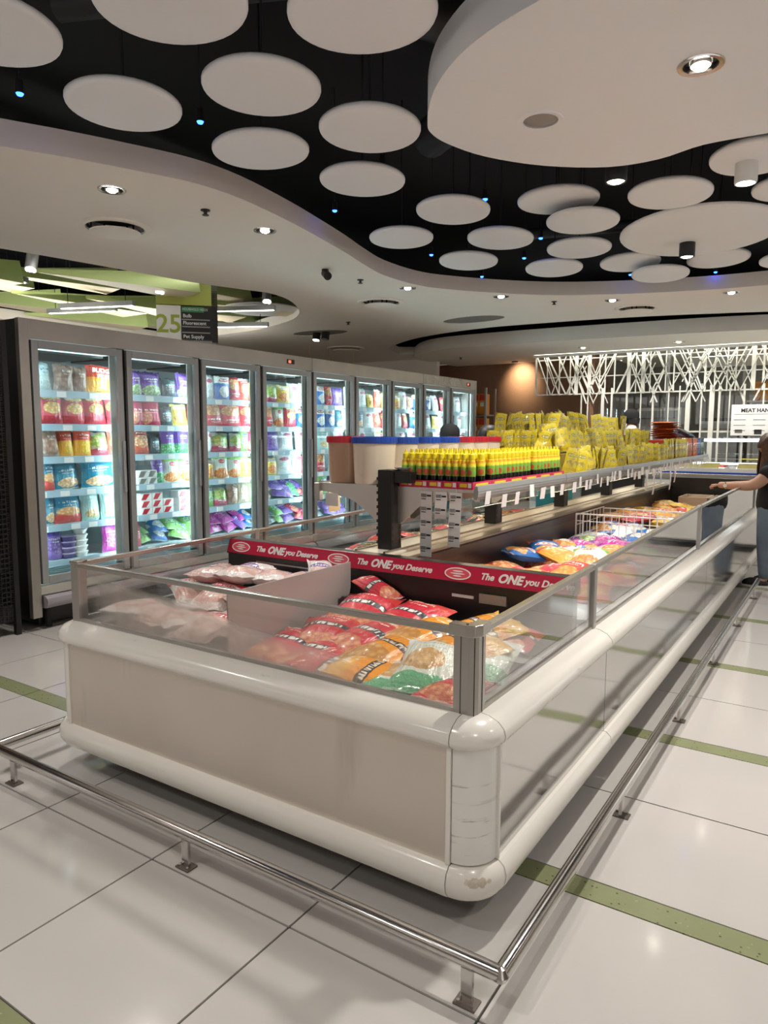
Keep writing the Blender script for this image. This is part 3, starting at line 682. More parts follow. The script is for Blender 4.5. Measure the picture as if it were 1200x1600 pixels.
BM['magenta bag'] = bagmat('bag_magenta', (.42, .03, .28), (.26, .02, .22), .78, (.70, .20, .46), (.32, .03, .22), (.5, .36, .36, .22), None, .68, .38)
BM['lime salad bag'] = bagmat('bag_lime', (.28, .56, .14), None, .8, (.75, .84, .72), (.20, .44, .16), (.5, .42, .36, .26), (.05, .16, .32), .70, .26)
BM['violet bag'] = bagmat('bag_violet', (.24, .12, .50), (.10, .05, .30), .74, (.36, .20, .56), (.12, .06, .26), (.5, .4, .36, .2), None, .66, .36)
BM['brown kraft bag'] = bagmat('bag_kraft', (.38, .30, .22), None, .8, (.40, .32, .24), (.26, .2, .15), (.5, .4, .3, .3), (.80, .62, .10), .5, .2, rough=.5)
BM['mixed vegetable bag'] = bagmat('bag_mixed', (.50, .44, .36), None, .8, (.82, .60, .18), (.22, .42, .10), (.5, .6, .46, .3), None, .26, .3, fscale=7, rough=.16, low=(.60, .08, .14), lowz=.3)
BM['orange crispy chicken bag'] = bagmat('bag_orange', (.86, .33, .03), (.84, .45, .06), .74, (.78, .46, .14), (.55, .24, .05), (.5, .22, .44, .2), None, .84, .3, band2=(.56, .055, (.07, .05, .04)), text=(.86, .78, .64))
BM['red crispy chicken bag'] = bagmat('bag_red', (.55, .03, .05), (.60, .06, .05), .74, (.76, .40, .20), (.55, .14, .08), (.5, .16, .40, .16), None, .82, .3, band2=(.52, .06, (.05, .05, .06)), text=(.84, .80, .74))
BM['white and green nugget bag'] = bagmat('bag_nugget', (.74, .78, .68), (.78, .80, .74), .8, (.82, .58, .32), (.64, .38, .16), (.42, .48, .30, .2), None, .80, .3, low=(.16, .46, .24), lowz=.24, text=(.45, .55, .48))
BM['clear pack of pink cured meat'] = bagmat('bag_tocino', (.72, .50, .46), None, .8, (.70, .34, .30), (.78, .62, .56), (.5, .45, .5, .4), (.66, .03, .06), .66, .40, rough=.14, fscale=4)
BM['white and red poultry pack'] = bagmat('bag_poultry', (.80, .72, .68), (.62, .04, .06), .76, (.82, .66, .58), (.72, .44, .38), (.5, .36, .44, .3), (.60, .04, .07), .66, .38, rough=.14, fscale=4)
BM['blue sticker poultry pack'] = bagmat('bag_poultry_blue', (.80, .74, .72), None, .8, (.80, .62, .56), (.70, .46, .42), (.5, .36, .44, .3), (.16, .10, .40), .66, .40, rough=.14, fscale=4)
BM['red and gold noodle bag'] = bagmat('bag_noodle', (.50, .03, .03), (.02, .02, .02), .6, (.78, .50, .10), (.20, .05, .02), (.5, .4, .4, .25), None, .72, .3, text=(.8, .6, .1))
BM['blue corn dog bag'] = bagmat('bag_corn', (.03, .17, .55), (.72, .10, .07), .80, (.82, .55, .26), (.56, .28, .10), (.5, .25, .42, .2), W_, .56, .34, text=(.7, .05, .05))
BM['red popcorn chicken bag'] = bagmat('bag_popcorn', (.62, .05, .03), W_, .88, (.84, .50, .16), (.58, .24, .05), (.5, .30, .42, .22), None, .70, .36)
BM['orange cracker bag'] = bagmat('bag_cracker', (.80, .36, .06), (.70, .10, .05), .82, (.84, .58, .20), (.60, .30, .06), (.5, .4, .4, .24), W_, .72, .30, text=(.6, .04, .04))
BM['yellow snack bag'] = bagmat('bag_ysnack', (.82, .56, .06), (.70, .08, .05), .7, (.80, .40, .10), (.5, .2, .05), (.5, .36, .36, .2), None, .8, .36)
BM['yellow packet'] = bagmat('packet_yellow', (.74, .57, .012), (.80, .68, .05), .86, (.80, .70, .22), (.44, .36, .06), (.5, .40, .36, .10), (.36, .36, .05), .70, .34, low=(.62, .46, .015), lowz=.16, text=(.74, .70, .42), fscale=6, rough=.26, back=(.34, .24, .02))
BM['orange packet'] = bagmat('packet_orange', (.60, .14, .04), None, .8, (.70, .30, .10), (.4, .1, .03), (.5, .4, .3, .3), None, .7, .3)
BM['blue packet'] = bagmat('packet_blue', (.02, .10, .45), None, .8, (.3, .4, .6), (.05, .1, .3), (.5, .4, .3, .3), None, .7, .3)
BM['dark green packet'] = bagmat('packet_dgreen', (.02, .09, .05), None, .8, (.3, .4, .3), (.03, .1, .05), (.5, .4, .3, .3), None, .7, .3)

def bag_mesh(seed, nu=10, nv=12, puff=1.0, flat_bottom=False):
    """unit bag: width 1 (x), height 1 (z, from 0), depth 1 (y); front is -y"""
    q = random.Random(seed); ph = [q.uniform(0, 6.3) for _ in range(8)]; lump = [(q.uniform(-.7, .7), q.uniform(.15, .85), q.uniform(.12, .3), q.uniform(-.3, .5)) for _ in range(7)]
    def prof(u, v):
        e = (1 - abs(u)**2.6) * (1 - abs(2*v-1)**3.2)
        s = sum(a*math.exp(-((u-cx)**2 + (2*(v-cz))**2)/(2*r*r)) for cx, cz, r, a in lump)
        return max(0.0, e) ** .75 * (.42 + .14*s*puff)
    def pt(u, v, side):
        wv = .03*math.sin(7*v+ph[0]) + .02*math.sin(15*v+ph[1])
        w = .5 * (1 - .10*(1-abs(2*v-1)**2) + wv*.6)
        zz = v + .018*math.sin(5*u+ph[2]) * (1 if v > .5 else .3) + (.02*math.sin(11*u+ph[3]) if v > .95 else 0)
        cr = .03*math.sin(9*u+ph[4]+3*v)*(abs(2*v-1)**6)
        return (u*w, side*prof(u, v)*(1 if side < 0 else .9) + cr, zz)
    m = MB(); n = nu+1
    for side in (-1, 1):
        m.grid(lambda a, b_: pt(2*a-1, b_, side), nu, nv)
        if side == 1:
            k = nu*nv; m.f[-k:] = [tuple(reversed(f)) for f in m.f[-k:]]
    return m.mesh('bag', BM['red fries bag'], True, 80)
BAGS = [bag_mesh(s) for s in range(7)]
PACKETS = [bag_mesh(s, 4, 5) for s in range(20, 24)]
def bag(mat, w, h, d, Mx, label, cat='bag', group=None, name='frozen_food_bag', v=None, lib=None):
    me = rnd.choice(lib or BAGS) if v is None else (lib or BAGS)[v]
    o = inst(name, me, None, Mx @ Matrix.Diagonal((w, d, h, 1)), BM[mat])
    return tag(o, label, cat, group)
def lying(x, y, z, a, w, h, d, tilt=0, roll_=0): return Tr(x, y, z) @ RZ(a) @ RX(-math.pi/2 + tilt) @ RY(roll_) @ Tr(0, 0, -h/2)

# ------------------------------------------------------------ upright freezers along the aisle
FX, Y0, PIT = -4.80, 2.845, .7725
ZD0, ZD1 = .335, 2.05
SH = [1.70, 1.455, 1.215, .965, .71, .44]
def freezer(d0, d1, label, price_z=None):
    ya, yb = Y0 + PIT*d0, Y0 + PIT*d1
    t = TW('upright_freezer', label, 'freezer', (FX-.4, (ya+yb)/2, 0), 'upright glass-door freezers')
    S, A = M['steel'], M['alu_grey']
    MB().box(FX-.80, FX-.76, ya, yb, .22, 2.19).build('back_panel', M['cabinet_in'], t)
    MB().box(FX-.76, FX, ya, yb, 2.07, 2.19).build('top_panel', S, t)
    hd = MB().box(FX, FX+.025, ya+.003, yb-.003, 2.055, 2.19).build('header', M['steel_header'], t, bevel=.004)
    MB().box(FX-.76, FX-.02, ya, yb, .22, .30).build('base', M['cabinet_in'], t)
    MB().box(FX-.05, FX+.02, ya, yb, .255, .325).build('sill', S, t, bevel=.006)
    MB().sweep([(FX+.02, ya+.02, 1, 0), (FX+.02, yb-.01, 1, 0)], [(-.02, .16), (.03, .165), (.05, .185), (.055, .21), (.045, .235), (.02, .25), (-.02, .25)]).build('bumper', M['bump_grey'], t, smooth=True)
    MB().box(FX-.7, FX-.1, ya+.05, yb-.05, .02, .22).build('plinth', M['black'], t)
    for y in (ya+.1, yb-.1):
        MB().cyl((FX-.06, y, 0), (FX-.06, y, .18), .022, 10).build('foot', M['black_metal'], t)
    if d0 == 0:
        MB().box(FX-.80, FX-.02, ya-.045, ya, .10, 2.19).build('side_panel', M['black_metal'], t)
        MB().box(FX-.02, FX+.028, ya-.065, ya+.004, .10, 2.19).build('pilaster', M['steel_header'], t, bevel=.004)
    if d1 == 9: MB().box(FX-.80, FX+.025, yb, yb+.04, .10, 2.19).build('side_panel', M['alu'], t)
    if price_z is not None:
        dsp = MB().box(FX+.025, FX+.030, price_z-.055, price_z+.055, 2.10, 2.145).build('display', M['black'], t)
        MB().box(FX+.030, FX+.032, price_z-.035, price_z+.0, 2.11, 2.135).build('digits', M['red_led'], dsp)
    for d in range(d0, d1):
        y0, y1 = Y0 + PIT*d, Y0 + PIT*(d+1)
        MB().box(FX-.06, FX-.005, y0-.022, y0+.022, ZD0-.03, 2.06).build('mullion', M['black'], t)
        dr = MB()
        f0, f1 = y0+.018, y1-.018; fwid = .05
        dr.box(FX-.002, FX+.028, f0, f0+fwid, ZD0, ZD1-.0); dr.box(FX-.002, FX+.028, f1-fwid, f1, ZD0, ZD1)
        dr.box(FX-.002, FX+.028, f0+fwid, f1-fwid, ZD1-.055, ZD1); dr.box(FX-.002, FX+.028, f0+fwid, f1-fwid, ZD0, ZD0+.055)
        door = dr.build('door', A, t, bevel=.004)
        MB().box(FX+.008, FX+.014, f0+fwid-.006, f1-fwid+.006, ZD0+.05, ZD1-.05).build('pane', M['glass_door'], door)
        gk = MB(); gk.box(FX-.012, FX-.002, f0+.004, f0+.02, ZD0, ZD1); gk.box(FX-.012, FX-.002, f1-.02, f1-.004, ZD0, ZD1)
        gk.build('gasket', M['black'], door)
        MB().box(FX+.028, FX+.05, f1-.032, f1-.012, .95, 1.35).build('handle', A, door, bevel=.005)
        # light strips on the mullions and at the top
        MB().box(FX-.075, FX-.062, y0+.018, y0+.034, ZD0+.1, 2.0).build('light_strip', M['led'], t)
        MB().box(FX-.075, FX-.062, y1-.034, y1-.018, ZD0+.1, 2.0).build('light_strip', M['led'], t)
        MB().box(FX-.061, FX-.052, y1-.080, y1-.012, ZD0+.06, 2.02).build('strip_cover', M['white'], t)
        MB().box(FX-.16, FX-.05, f0+.045, f1-.045, 2.005, 2.03).build('top_light', M['led_top'], t)
        MB().box(FX-.74, FX-.17, f0+.03, f1-.03, 1.99, 2.04).build('evaporator_cover', M['black'], t)
        for i, z in enumerate(SH):
            s = MB().box(FX-.70, FX-.13, y0+.002, y1-.002, z, z+.012).build('shelf', M['cabinet_in'], t)
            rl = MB().prism_yz([(y0+.03, z-.03), (y1-.03, z-.03), (y1-.03, z+.022), (y0+.03, z+.022)], FX-.132, FX-.12).build('price_rail', M['shelf_rail'], s)
            if d < 6:
                for k in range(3):
                    yy = y0 + .05 + .22*k + rnd.uniform(0, .1)
                    MB().box(FX-.120, FX-.117, yy, yy+.075, z-.026, z+.014).build('price_tag', M['paper'], s)
        gr = MB()
        for k in range(6): gr.box(FX-.125, FX-.115, y0+.04, y1-.04, .345+.014*k, .352+.014*k)
        gr.box(FX-.135, FX-.125, y0+.04, y1-.04, .335, .43)
        gr.build('air_grille', M['grille'], t)
    return t
M['bump_grey'] = plain('bumper_grey', (.30, .28, .30), .4)
M['red_led'] = emis('red_digits', (1, .08, .05), 3)
M['grille'] = plain('air_grille', (.30, .44, .48), .4)
fz1 = freezer(0, 4, 'long steel upright freezer, first four glass doors of the aisle', Y0+PIT*3.55)
fz2 = freezer(4, 7, 'middle upright freezer with three glass doors behind the plastic tubs')
fz3 = freezer(7, 9, 'far upright freezer with two glass doors and a patterned header', Y0+PIT*8.7)
# etched pattern on the far header
for k in range(12):
    q = Y0+PIT*7 + .08 + k*.1
    MB().tube([(FX+.027, q, 2.08), (FX+.027, q+rnd.uniform(-.1, .1), 2.13), (FX+.027, q+rnd.uniform(-.12, .12), 2.18)], .004, 5).build('etched_line', M['white'], fz3)
# stock, door by door: (design, width) per shelf
def S(*a): return a
R_, FL, SA, CB, TE, TR_, MI, PZ = 'red fries bag', 'flame-coloured fries bag', 'clear bag of brown sausages', 'clear blue-lettered bag', 'teal fries bag', 'teal bag with red bowl', 'pale mint fries bag', 'red pizza bag'
PV, PG, PR, DK, YO, GW, MB_, BL, WH, MG, LS, VI, KR, MX = 'purple vegetable bag', 'purple and green bag', 'pink prawn bag', 'dark glossy bag', 'yellow and orange bag', 'green and white bag', 'red meatball bag', 'blue and white bag', 'white printed bag', 'magenta bag', 'lime salad bag', 'violet bag', 'brown kraft bag', 'mixed vegetable bag'
STOCK = {
 0: [[(CB, .12), (SA, .15), (SA, .11), (FL, .25)], [(R_, .19), (R_, .19), (R_, .19), (MB_, .14)], [(SA, .15), (FL, .12), (FL, .14), (MX, .16), (PZ, .15)], [(TR_, .10), (TE, .22), (TE, .30), (WH, .08)], [(TE, .08), (TR_, .24), (MI, .16), (MI, .18), (WH, .07)], [(VI, .14), None, None, (MG, .17), (BL, .12), (PR, .10)]],
 1: [[(PV, .11), (PV, .22), (DK, .14), (PV, .18), (PZ, .06)], [(PR, .12), (PR, .18), (DK, .14), (YO, .17), (MB_, .10)], [(PZ, .18), (DK, .12), (PG, .15), (PG, .15), (YO, .10)], [None, (PG, .12), (GW, .17), (GW, .14)], [None], [(LS, .22), (BL, .16), (LS, .2), (LS, .14)]],
 2: [[(WH, .12), (BL, .2), (MB_, .15), (PZ, .12), (YO, .1)], [(MB_, .22), (MB_, .24), (MB_, .20)], [(WH, .06), (MX, .24), (MX, .14), (LS, .12), (PR, .12)], [(YO, .1), (GW, .18), (GW, .16), (YO, .22)], [(LS, .08), (MX, .17), (SA, .14), (KR, .16), (LS, .14)], [(MG, .24), (MG, .22), (VI, .1), (BL, .12)]],
 3: [[(MX, .18), (YO, .18), (WH, .16), (WH, .12)], [(MB_, .12), (GW, .14), (R_, .2), (BL, .14)], [(VI, .2), (WH, .22), (WH, .18)], [(YO, .16), (WH, .24), (WH, .16), (R_, .08)], [(KR, .14), (VI, .24), (PG, .14), (PR, .1)], [(DK, .2), (LS, .12), (VI, .18), (PR, .14)]],
 4: [[(BL, .16), (MB_, .08), (VI, .2), (WH, .1)], [(BL, .16), (BL, .16), (TE, .1), (WH, .14)], [(MI, .2), (WH, .2)], [(MB_, .16), (WH, .2), (BL, .14)], [(LS, .2), (VI, .2), (DK, .18)], [(DK, .18), (VI, .2), (VI, .18)]],
 5: [[(WH, .2), (YO, .12), (PZ, .14), (YO, .1)], [(TE, .12), (WH, .2), (PZ, .14), (MB_, .1)], [(WH, .2), (GW, .2)], [(WH, .2), (MI, .2)], [(WH, .2), (WH, .2), (SA, .16)], [(DK, .2), (VI, .2), (WH, .2)]],
 6: [[(YO, .14), (WH, .16), (SA, .12), (BL, .14)], [(WH, .18), (R_, .14), (BL, .2)], [(WH, .2), (WH, .2)], [], [(WH, .2)], [(WH, .2)]],
 7: [[(BL, .16), (WH, .18), (MB_, .14)], [(WH, .2), (YO, .2), (WH, .2)], [(WH, .2)], [], [], []],
 8: [[(WH, .24), (MI, .16)], [(WH, .2), (SA, .16)], [(WH, .2)], [], [], []]}
for d, shelves in STOCK.items():
    for i, row in enumerate(shelves):
        y = Y0 + PIT*d + .062 + .19*(Y0+PIT*(d+.4))/4.8; zb = SH[i]+.012; top = (2.0 if i == 0 else SH[i-1]) - zb
        n = 0; mess = (i == 5 and d in (1, 2, 3, 4)) or (i == 4 and d == 3)
        free = .665 - sum(e[1] if e else (.17 if d == 0 else .2) for e in row if True) if row else 0
        gap = max(0, free)/max(1, len(row))
        for e in row:
            if e is None: y += .17 if d == 0 else .2; continue
            m, w = e; n += 1
            hh = min(top*.97, {SA: .2, MX: .185, DK: .18, YO: .19}.get(m, .225) * rnd.uniform(.93, 1.07)); dd = .10 if m not in (MB_, SA, MX) else .13
            yc = y + w/2 + gap*rnd.uniform(.2, .8)
            ww = w*1.10
            if mess:
                # tumbled layers of bags
                for k in range(2):
                    Mx = Tr(FX-.23-.03*k, yc+rnd.uniform(-.03, .03), zb+.02+.075*k) @ RZ(math.pi/2+rnd.uniform(-.3, .3)) @ RX(-.9-.2*k+rnd.uniform(-.1, .1)) @ RY(rnd.uniform(-.5, .5))
                    bag(m if k == 0 else rnd.choice([m, MG if d == 2 else VI, m]), ww*.95, .20, .09, Mx, '%s %s, %s along the %s shelf behind freezer door %s' % ('upper' if k else 'lower', m, ORD[n-1], ORD[i], ('one', 'two', 'three', 'four', 'five')[d]), 'bag', 'frozen food in the upright freezers')
            else:
                Mx = Tr(FX-.205+rnd.uniform(-.01, .01), yc, zb) @ RZ(math.pi/2+rnd.uniform(-.12, .12)) @ RX(-rnd.uniform(.02, .18)) @ RY(rnd.uniform(-.06, .06))
                bag(m, ww, hh, dd, Mx, '%s, %s item on the %s shelf behind freezer door %s' % (m, ORD[n-1], ORD[i], ('one', 'two', 'three', 'four', 'five', 'six', 'seven', 'eight', 'nine')[d]), 'bag', 'frozen food in the upright freezers')
            y += w + gap
# lettering on the fries bag of the top shelf
fb = [o for o in col.objects if o.get('label', '').startswith('flame-coloured fries bag, fourth item on the first shelf')]
if fb:
    me = text_mesh('BUDGET\nFRIES', .2, .1, .006, mat=M['paper'])
    for v in me.vertices: v.co = Vector((v.co.x*1.0, -.50 - v.co.z, v.co.y + .68))
    inst('lettering', me, fb[0])
# tubs and boxes on the shelves of the first two doors
def small_tub(y, z, k, label):
    t = T('dessert_tub', label, 'tub', (FX-.20, y, z), 0, 'stacked dessert tubs')
    MB().lathe([(.034, 0), (.036, .002), (.046, .032), (.048, .036)], 16, sx=.9, sy=1.25).build('cup', M['white'] if k else M['lid_violet'], t, smooth=True)
    MB().lathe([(.050, .036), (.050, .042), (.046, .044)], 16, sx=.9, sy=1.25).build('lid', M['paper'] if k else M['lid_violet2'], t, smooth=True)
M['lid_violet'] = plain('cup_violet', (.10, .06, .22), .35); M['lid_violet2'] = plain('lid_violet', (.45, .38, .62), .4)
for k in range(5): small_tub(Y0+.14+.335, SH[5]+.012+.0445*k, 1, 'white tub with foil lid, %s from the bottom of the stack' % ORD[k])
for k in range(4): small_tub(Y0+.14+.235, SH[5]+.012+.0445*k, 0, 'violet tub beside the white tubs, %s from the bottom' % ORD[k])
def small_box(y, z, w, h, m, label, stripe):
    t = T('food_box', label, 'box', (FX-.20, y, z), math.pi/2 + rnd.uniform(-.05, .05), 'white food boxes')
    MB().box(-w/2, w/2, -.055, .055, 0, h).build('carton', M['paper'], t, bevel=.004)
    MB().prism_xz([(-w/2+.004, .006), (-w/2+.05, .006), (-w/2+.09, h-.006), (-w/2+.03, h-.006)], -.0565, -.0555).build('printed_stripe', M[stripe], t)
for r in range(3):
    for k in range(3 - (r == 2)):
        small_box(Y0+PIT+.30+.115*k, SH[4]+.012+.062*r, .11, .060, 'paper', 'white and red food box, %s along the %s layer behind door two' % (ORD[k], ORD[r]), 'lid_red')
for r in range(3): small_box(Y0+PIT+.72, SH[4]+.012+.062*r, .15, .060, 'paper', 'wide red and white box, %s from the bottom behind door two' % ORD[r], 'lid_red')
for r in range(2):
    for k in range(2): small_box(Y0+PIT+.27+.1*k, SH[3]+.012+.062*r, .095, .060, 'paper', 'pale dumpling box, %s along the %s layer behind door two' % (ORD[k], ORD[r]), 'alu')
# ------------------------------------------------------------ island freezers
PYF, PXR, PXL = 1.70, -.785, -2.775       # outer panel planes
RC = .095
CR, CL = (PXR-RC, PYF+RC), (PXL+RC, PYF+RC)
YE = 8.55                                  # far end
YS, YS2 = 2.86, 5.25                       # joints between the units
def arc(c, a0, a1, n=10):
    return [(c[0]+RC*math.cos(R(a)), c[1]+RC*math.sin(R(a)), math.cos(R(a)), math.sin(R(a))) for a in (a0+(a1-a0)*i/n for i in range(n+1))]
LOWP = [(-.05, .118), (-.01, .107), (.016, .113), (.031, .135), (.035, .16), (.028, .188), (.012, .203), (-.05, .208)]
UPP = [(-.03, .548), (.008, .550), (.020, .560), (.024, .574), (.018, .594), (.0, .613), (-.03, .626), (-.066, .630), (-.066, .60)]
def rimz(y): return .876 + .016*(min(y, 5.25) - 1.76)
cap_f = TW('end_freezer', 'open end freezer with stainless front, white bumpers and low glass', 'freezer', (-1.78, 2.2, 0), 'island chest freezers')
frz = TW('chest_freezer', 'long open chest freezer beside the walkway, filled with bright bags', 'freezer', (-1.3, 5.6, 0), 'island chest freezers')
flz = TW('chest_freezer', 'long open chest freezer on the upright-freezer side, behind the centre shelf', 'freezer', (-2.4, 5.6, 0), 'island chest freezers')
E_, AL, RM = M['enamel'], M['alu'], M['rim']
g = .0025
# end freezer shell
MB().box(CL[0]+.002, CR[0]-.012, PYF, PYF+.02, .195, .56).build('front_panel', M['steel_panel'], cap_f)
MB().box(PXR-.02, PXR, CR[1]+.012, YS-g, .195, .56).build('side_panel', M['mirror'], cap_f)
MB().box(PXL, PXL+.02, CL[1]+.01, YS-g, .195, .56).build('side_panel', M['steel_panel'], cap_f)
for nm, prof, zt in (('bumper', LOWP, 0), ('top_roll', UPP, 0)):
    MB().sweep([(CL[0]+g, PYF, 0, -1), (CR[0]-g, PYF, 0, -1)], prof).build(nm, E_, cap_f, smooth=True)
    MB().sweep([(PXR, CR[1]+g, 1, 0), (PXR, YS-g, 1, 0)], prof).build(nm, E_, cap_f, smooth=True)
    MB().sweep([(PXL, YS-g, -1, 0), (PXL, CL[1]+g, -1, 0)], prof).build(nm, E_, cap_f, smooth=True)
    cp = [(o*.97-.002, z) for o, z in prof]
    MB().sweep(arc(CR, -90, 0), cp).build(nm + '_corner', M['chipped'] if nm == 'bumper' else E_, cap_f, smooth=True)
    MB().sweep(arc(CL, -180, -90), cp).build(nm + '_corner', E_, cap_f, smooth=True)
    MB().sweep([(CL[0], PYF, 0, -1), (CR[0], PYF, 0, -1)] + arc(CR, -90, 0)[1:] + [(PXR, YS, 1, 0)], [(o-.010, z) for o, z in prof]).build(nm + '_backing', M['dark_seam'], cap_f, smooth=True)
MB().sweep(arc(CR, -90, 0, 14), [(-.02, .21), (-.0, .21), (-.0, .548), (-.02, .548)]).build('corner_cover', M['scuffed'], cap_f, smooth=True)
MB().sweep(arc(CL, -180, -90, 10), [(-.02, .21), (-.0, .21), (-.0, .548), (-.02, .548)]).build('corner_cover', E_, cap_f, smooth=True)
MB().box(CR[0]-.016, CR[0]-.002, PYF-.008, PYF+.004, .205, .55).build('corner_bead', E_, cap_f, bevel=.002)
MB().box(PXR-.004, PXR+.008, CR[1]+.000, CR[1]+.012, .205, .55).build('corner_bead', E_, cap_f, bevel=.002)
MB().box(CL[0]-.002, CL[0]+.010, PYF-.006, PYF+.004, .205, .55).build('corner_bead', E_, cap_f, bevel=.002)
MB().box(PXL+.06, PXR-.06, PYF+.06, YS, .07, .20).build('underside', M['black'], cap_f)
for x in (-2.5, -1.05): MB().cyl((x, 1.95, 0), (x, 1.95, .12), .03, 10).build('foot', M['black'], cap_f)
# end freezer well
GY, GXR, GXL = PYF+.066, PXR-.066, PXL+.066
w = MB(); w.box(GXL, GXR, GY, 2.66, .42, .535); w.box(GXL-.005, GXL+.015, GY, YS, .45, .615); w.box(GXR-.015, GXR+.005, GY, YS, .45, .615); w.box(GXL, GXR, GY-.005, GY+.015, .45, .615)
w.build('liner', M['liner'], cap_f)
bw = MB().box(GXL+.01, GXR-.01, 2.645, 2.70, .45, .80).build('rear_wall', M['black'], cap_f)
MB().prism_yz([(2.635, .795), (2.72, .795), (2.72, .868), (2.70, .872), (2.66, .868)], GXL+.005, GXR-.005).build('rear_lip', M['black'], cap_f, bevel=.004)
MB().box(-1.38, -1.28, 2.640, 2.646, .735, .747).build('wall_label', M['paper'], bw)
lt = MB().box(-1.25, -1.13, 2.632, 2.646, .725, .765).build('latch', M['alu_grey'], bw)
MB().box(-2.5, -1.95, 2.640, 2.646, .765, .772).build('edge_strip', M['alu_grey'], bw)
# banner
def bpt(x, t, o=0): # t 0..1 from the lower to the upper edge, o lifts off the face
    n = Vector((0, -.9465, .3227)); p = Vector((x, 2.6345 + .0255*t, .797 + .0715*t)) + n*o; return p
bn = MB(); ba, bb = GXL+.012, GXR-.012
bn.add([bpt(ba, .06, .0015), bpt(bb, .06, .0015), bpt(bb, .98, .0015), bpt(ba, .98, .0015), bpt(ba, .06, .0003), bpt(bb, .06, .0003), bpt(bb, .98, .0003), bpt(ba, .98, .0003)],
       [(0, 1, 2, 3), (7, 6, 5, 4), (0, 4, 5, 1), (1, 5, 6, 2), (2, 6, 7, 3), (3, 7, 4, 0)])
ban = bn.build('banner', M['banner'], cap_f)
tm1 = text_mesh('The', .038, .25, .0012, mat=M['paper']); tm2 = text_mesh('ONE', .05, .3, .0022, mat=M['paper']); tm3 = text_mesh('you Deserve', .038, .25, .0012, mat=M['paper'], sx=1.02)
bd_o, bd_i = ellipse(0, 0, .062, .026, 0, 24), ellipse(0, 0, .056, .021, 0, 24)
for k in range(3):
    xc = ba + .09 + .625*k
    base = Matrix(((1, 0, 0, 0), (0, .3361, -.9465, 0), (0, .9418, .3227, 0), (0, 0, 0, 1)))
    def at(x, o=.002): return Matrix.Translation(bpt(x, .5, o)) @ base
    bo = MB().prism([bd_o, bd_i], 0, .0012).build('badge_ring', M['paper'], ban); bo.matrix_basis = at(xc)
    bo = MB().prism([bd_i], 0, .0010).build('badge', M['badge'], ban); bo.matrix_basis = at(xc)
    for j, wd in enumerate((.05, .07, .04)):
        bo = MB().prism(ellipse(0, .010-.010*j, wd/2, .0032, 0, 12), .0010, .0016).build('badge_mark', M['paper'], ban); bo.matrix_basis = at(xc)
    inst('lettering', tm1, ban, at(xc+.135)); inst('lettering', tm2, ban, at(xc+.235)); inst('lettering', tm3, ban, at(xc+.40))
# glass of the end freezer
def rim_bar(par, x0, y0, x1, y1, w=.026, h=.020, name='rim'):
    z0, z1 = rimz(y0), rimz(y1); d = Vector((x1-x0, y1-y0, 0)).normalized(); n = Vector((-d.y, d.x, 0))*w/2
    A, B = Vector((x0, y0, z0)), Vector((x1, y1, z1)); U = Vector((0, 0, h))
    v = [A-n-U, A+n-U, A+n, A-n, B-n-U, B+n-U, B+n, B-n]
    return MB().add(v, [(0, 1, 2, 3), (7, 6, 5, 4), (0, 4, 5, 1), (1, 5, 6, 2), (2, 6, 7, 3), (3, 7, 4, 0)]).build(name, RM, par, bevel=.003)
def pane(par, x0, y0, x1, y1, mat):
    d = Vector((x1-x0, y1-y0, 0)).normalized(); n = Vector((-d.y, d.x, 0))*.003
    A, B, Ct, D = Vector((x0, y0, .625)), Vector((x1, y1, .625)), Vector((x1, y1, rimz(y1)-.015)), Vector((x0, y0, rimz(y0)-.015))
    v = [A-n, B-n, Ct-n, D-n, A+n, B+n, Ct+n, D+n]
    return MB().add(v, [(0, 1, 2, 3), (7, 6, 5, 4), (0, 4, 5, 1), (1, 5, 6, 2), (2, 6, 7, 3), (3, 7, 4, 0)]).build('glass_pane', mat, par)
def channel(par, x0, y0, x1, y1):
    d = Vector((x1-x0, y1-y0, 0)).normalized(); n = Vector((-d.y, d.x, 0))*.009
    A, B = Vector((x0, y0, .622)), Vector((x1, y1, .622)); U = Vector((0, 0, .018))
    v = [A-n, A+n, A+n+U, A-n+U, B-n, B+n, B+n+U, B-n+U]
    return MB().add(v, [(0, 1, 2, 3), (7, 6, 5, 4), (0, 4, 5, 1), (1, 5, 6, 2), (2, 6, 7, 3), (3, 7, 4, 0)]).build('glass_channel', AL, par)
pane(cap_f, GXL+.03, GY, GXR-.04, GY, M['glass_fog']); rim_bar(cap_f, GXL+.02, GY, GXR-.055, GY); channel(cap_f, GXL+.03, GY, GXR-.05, GY)
pane(cap_f, GXR, GY+.04, GXR, YS-.02, M['glass_side']); rim_bar(cap_f, GXR, GY+.055, GXR, YS-.012); channel(cap_f, GXR, GY+.05, GXR, YS-.02)
pane(cap_f, GXL, GY+.03, GXL, YS-.02, M['glass_side']); rim_bar(cap_f, GXL, GY+.02, GXL, YS-.012); channel(cap_f, GXL, GY+.03, GXL, YS-.02)
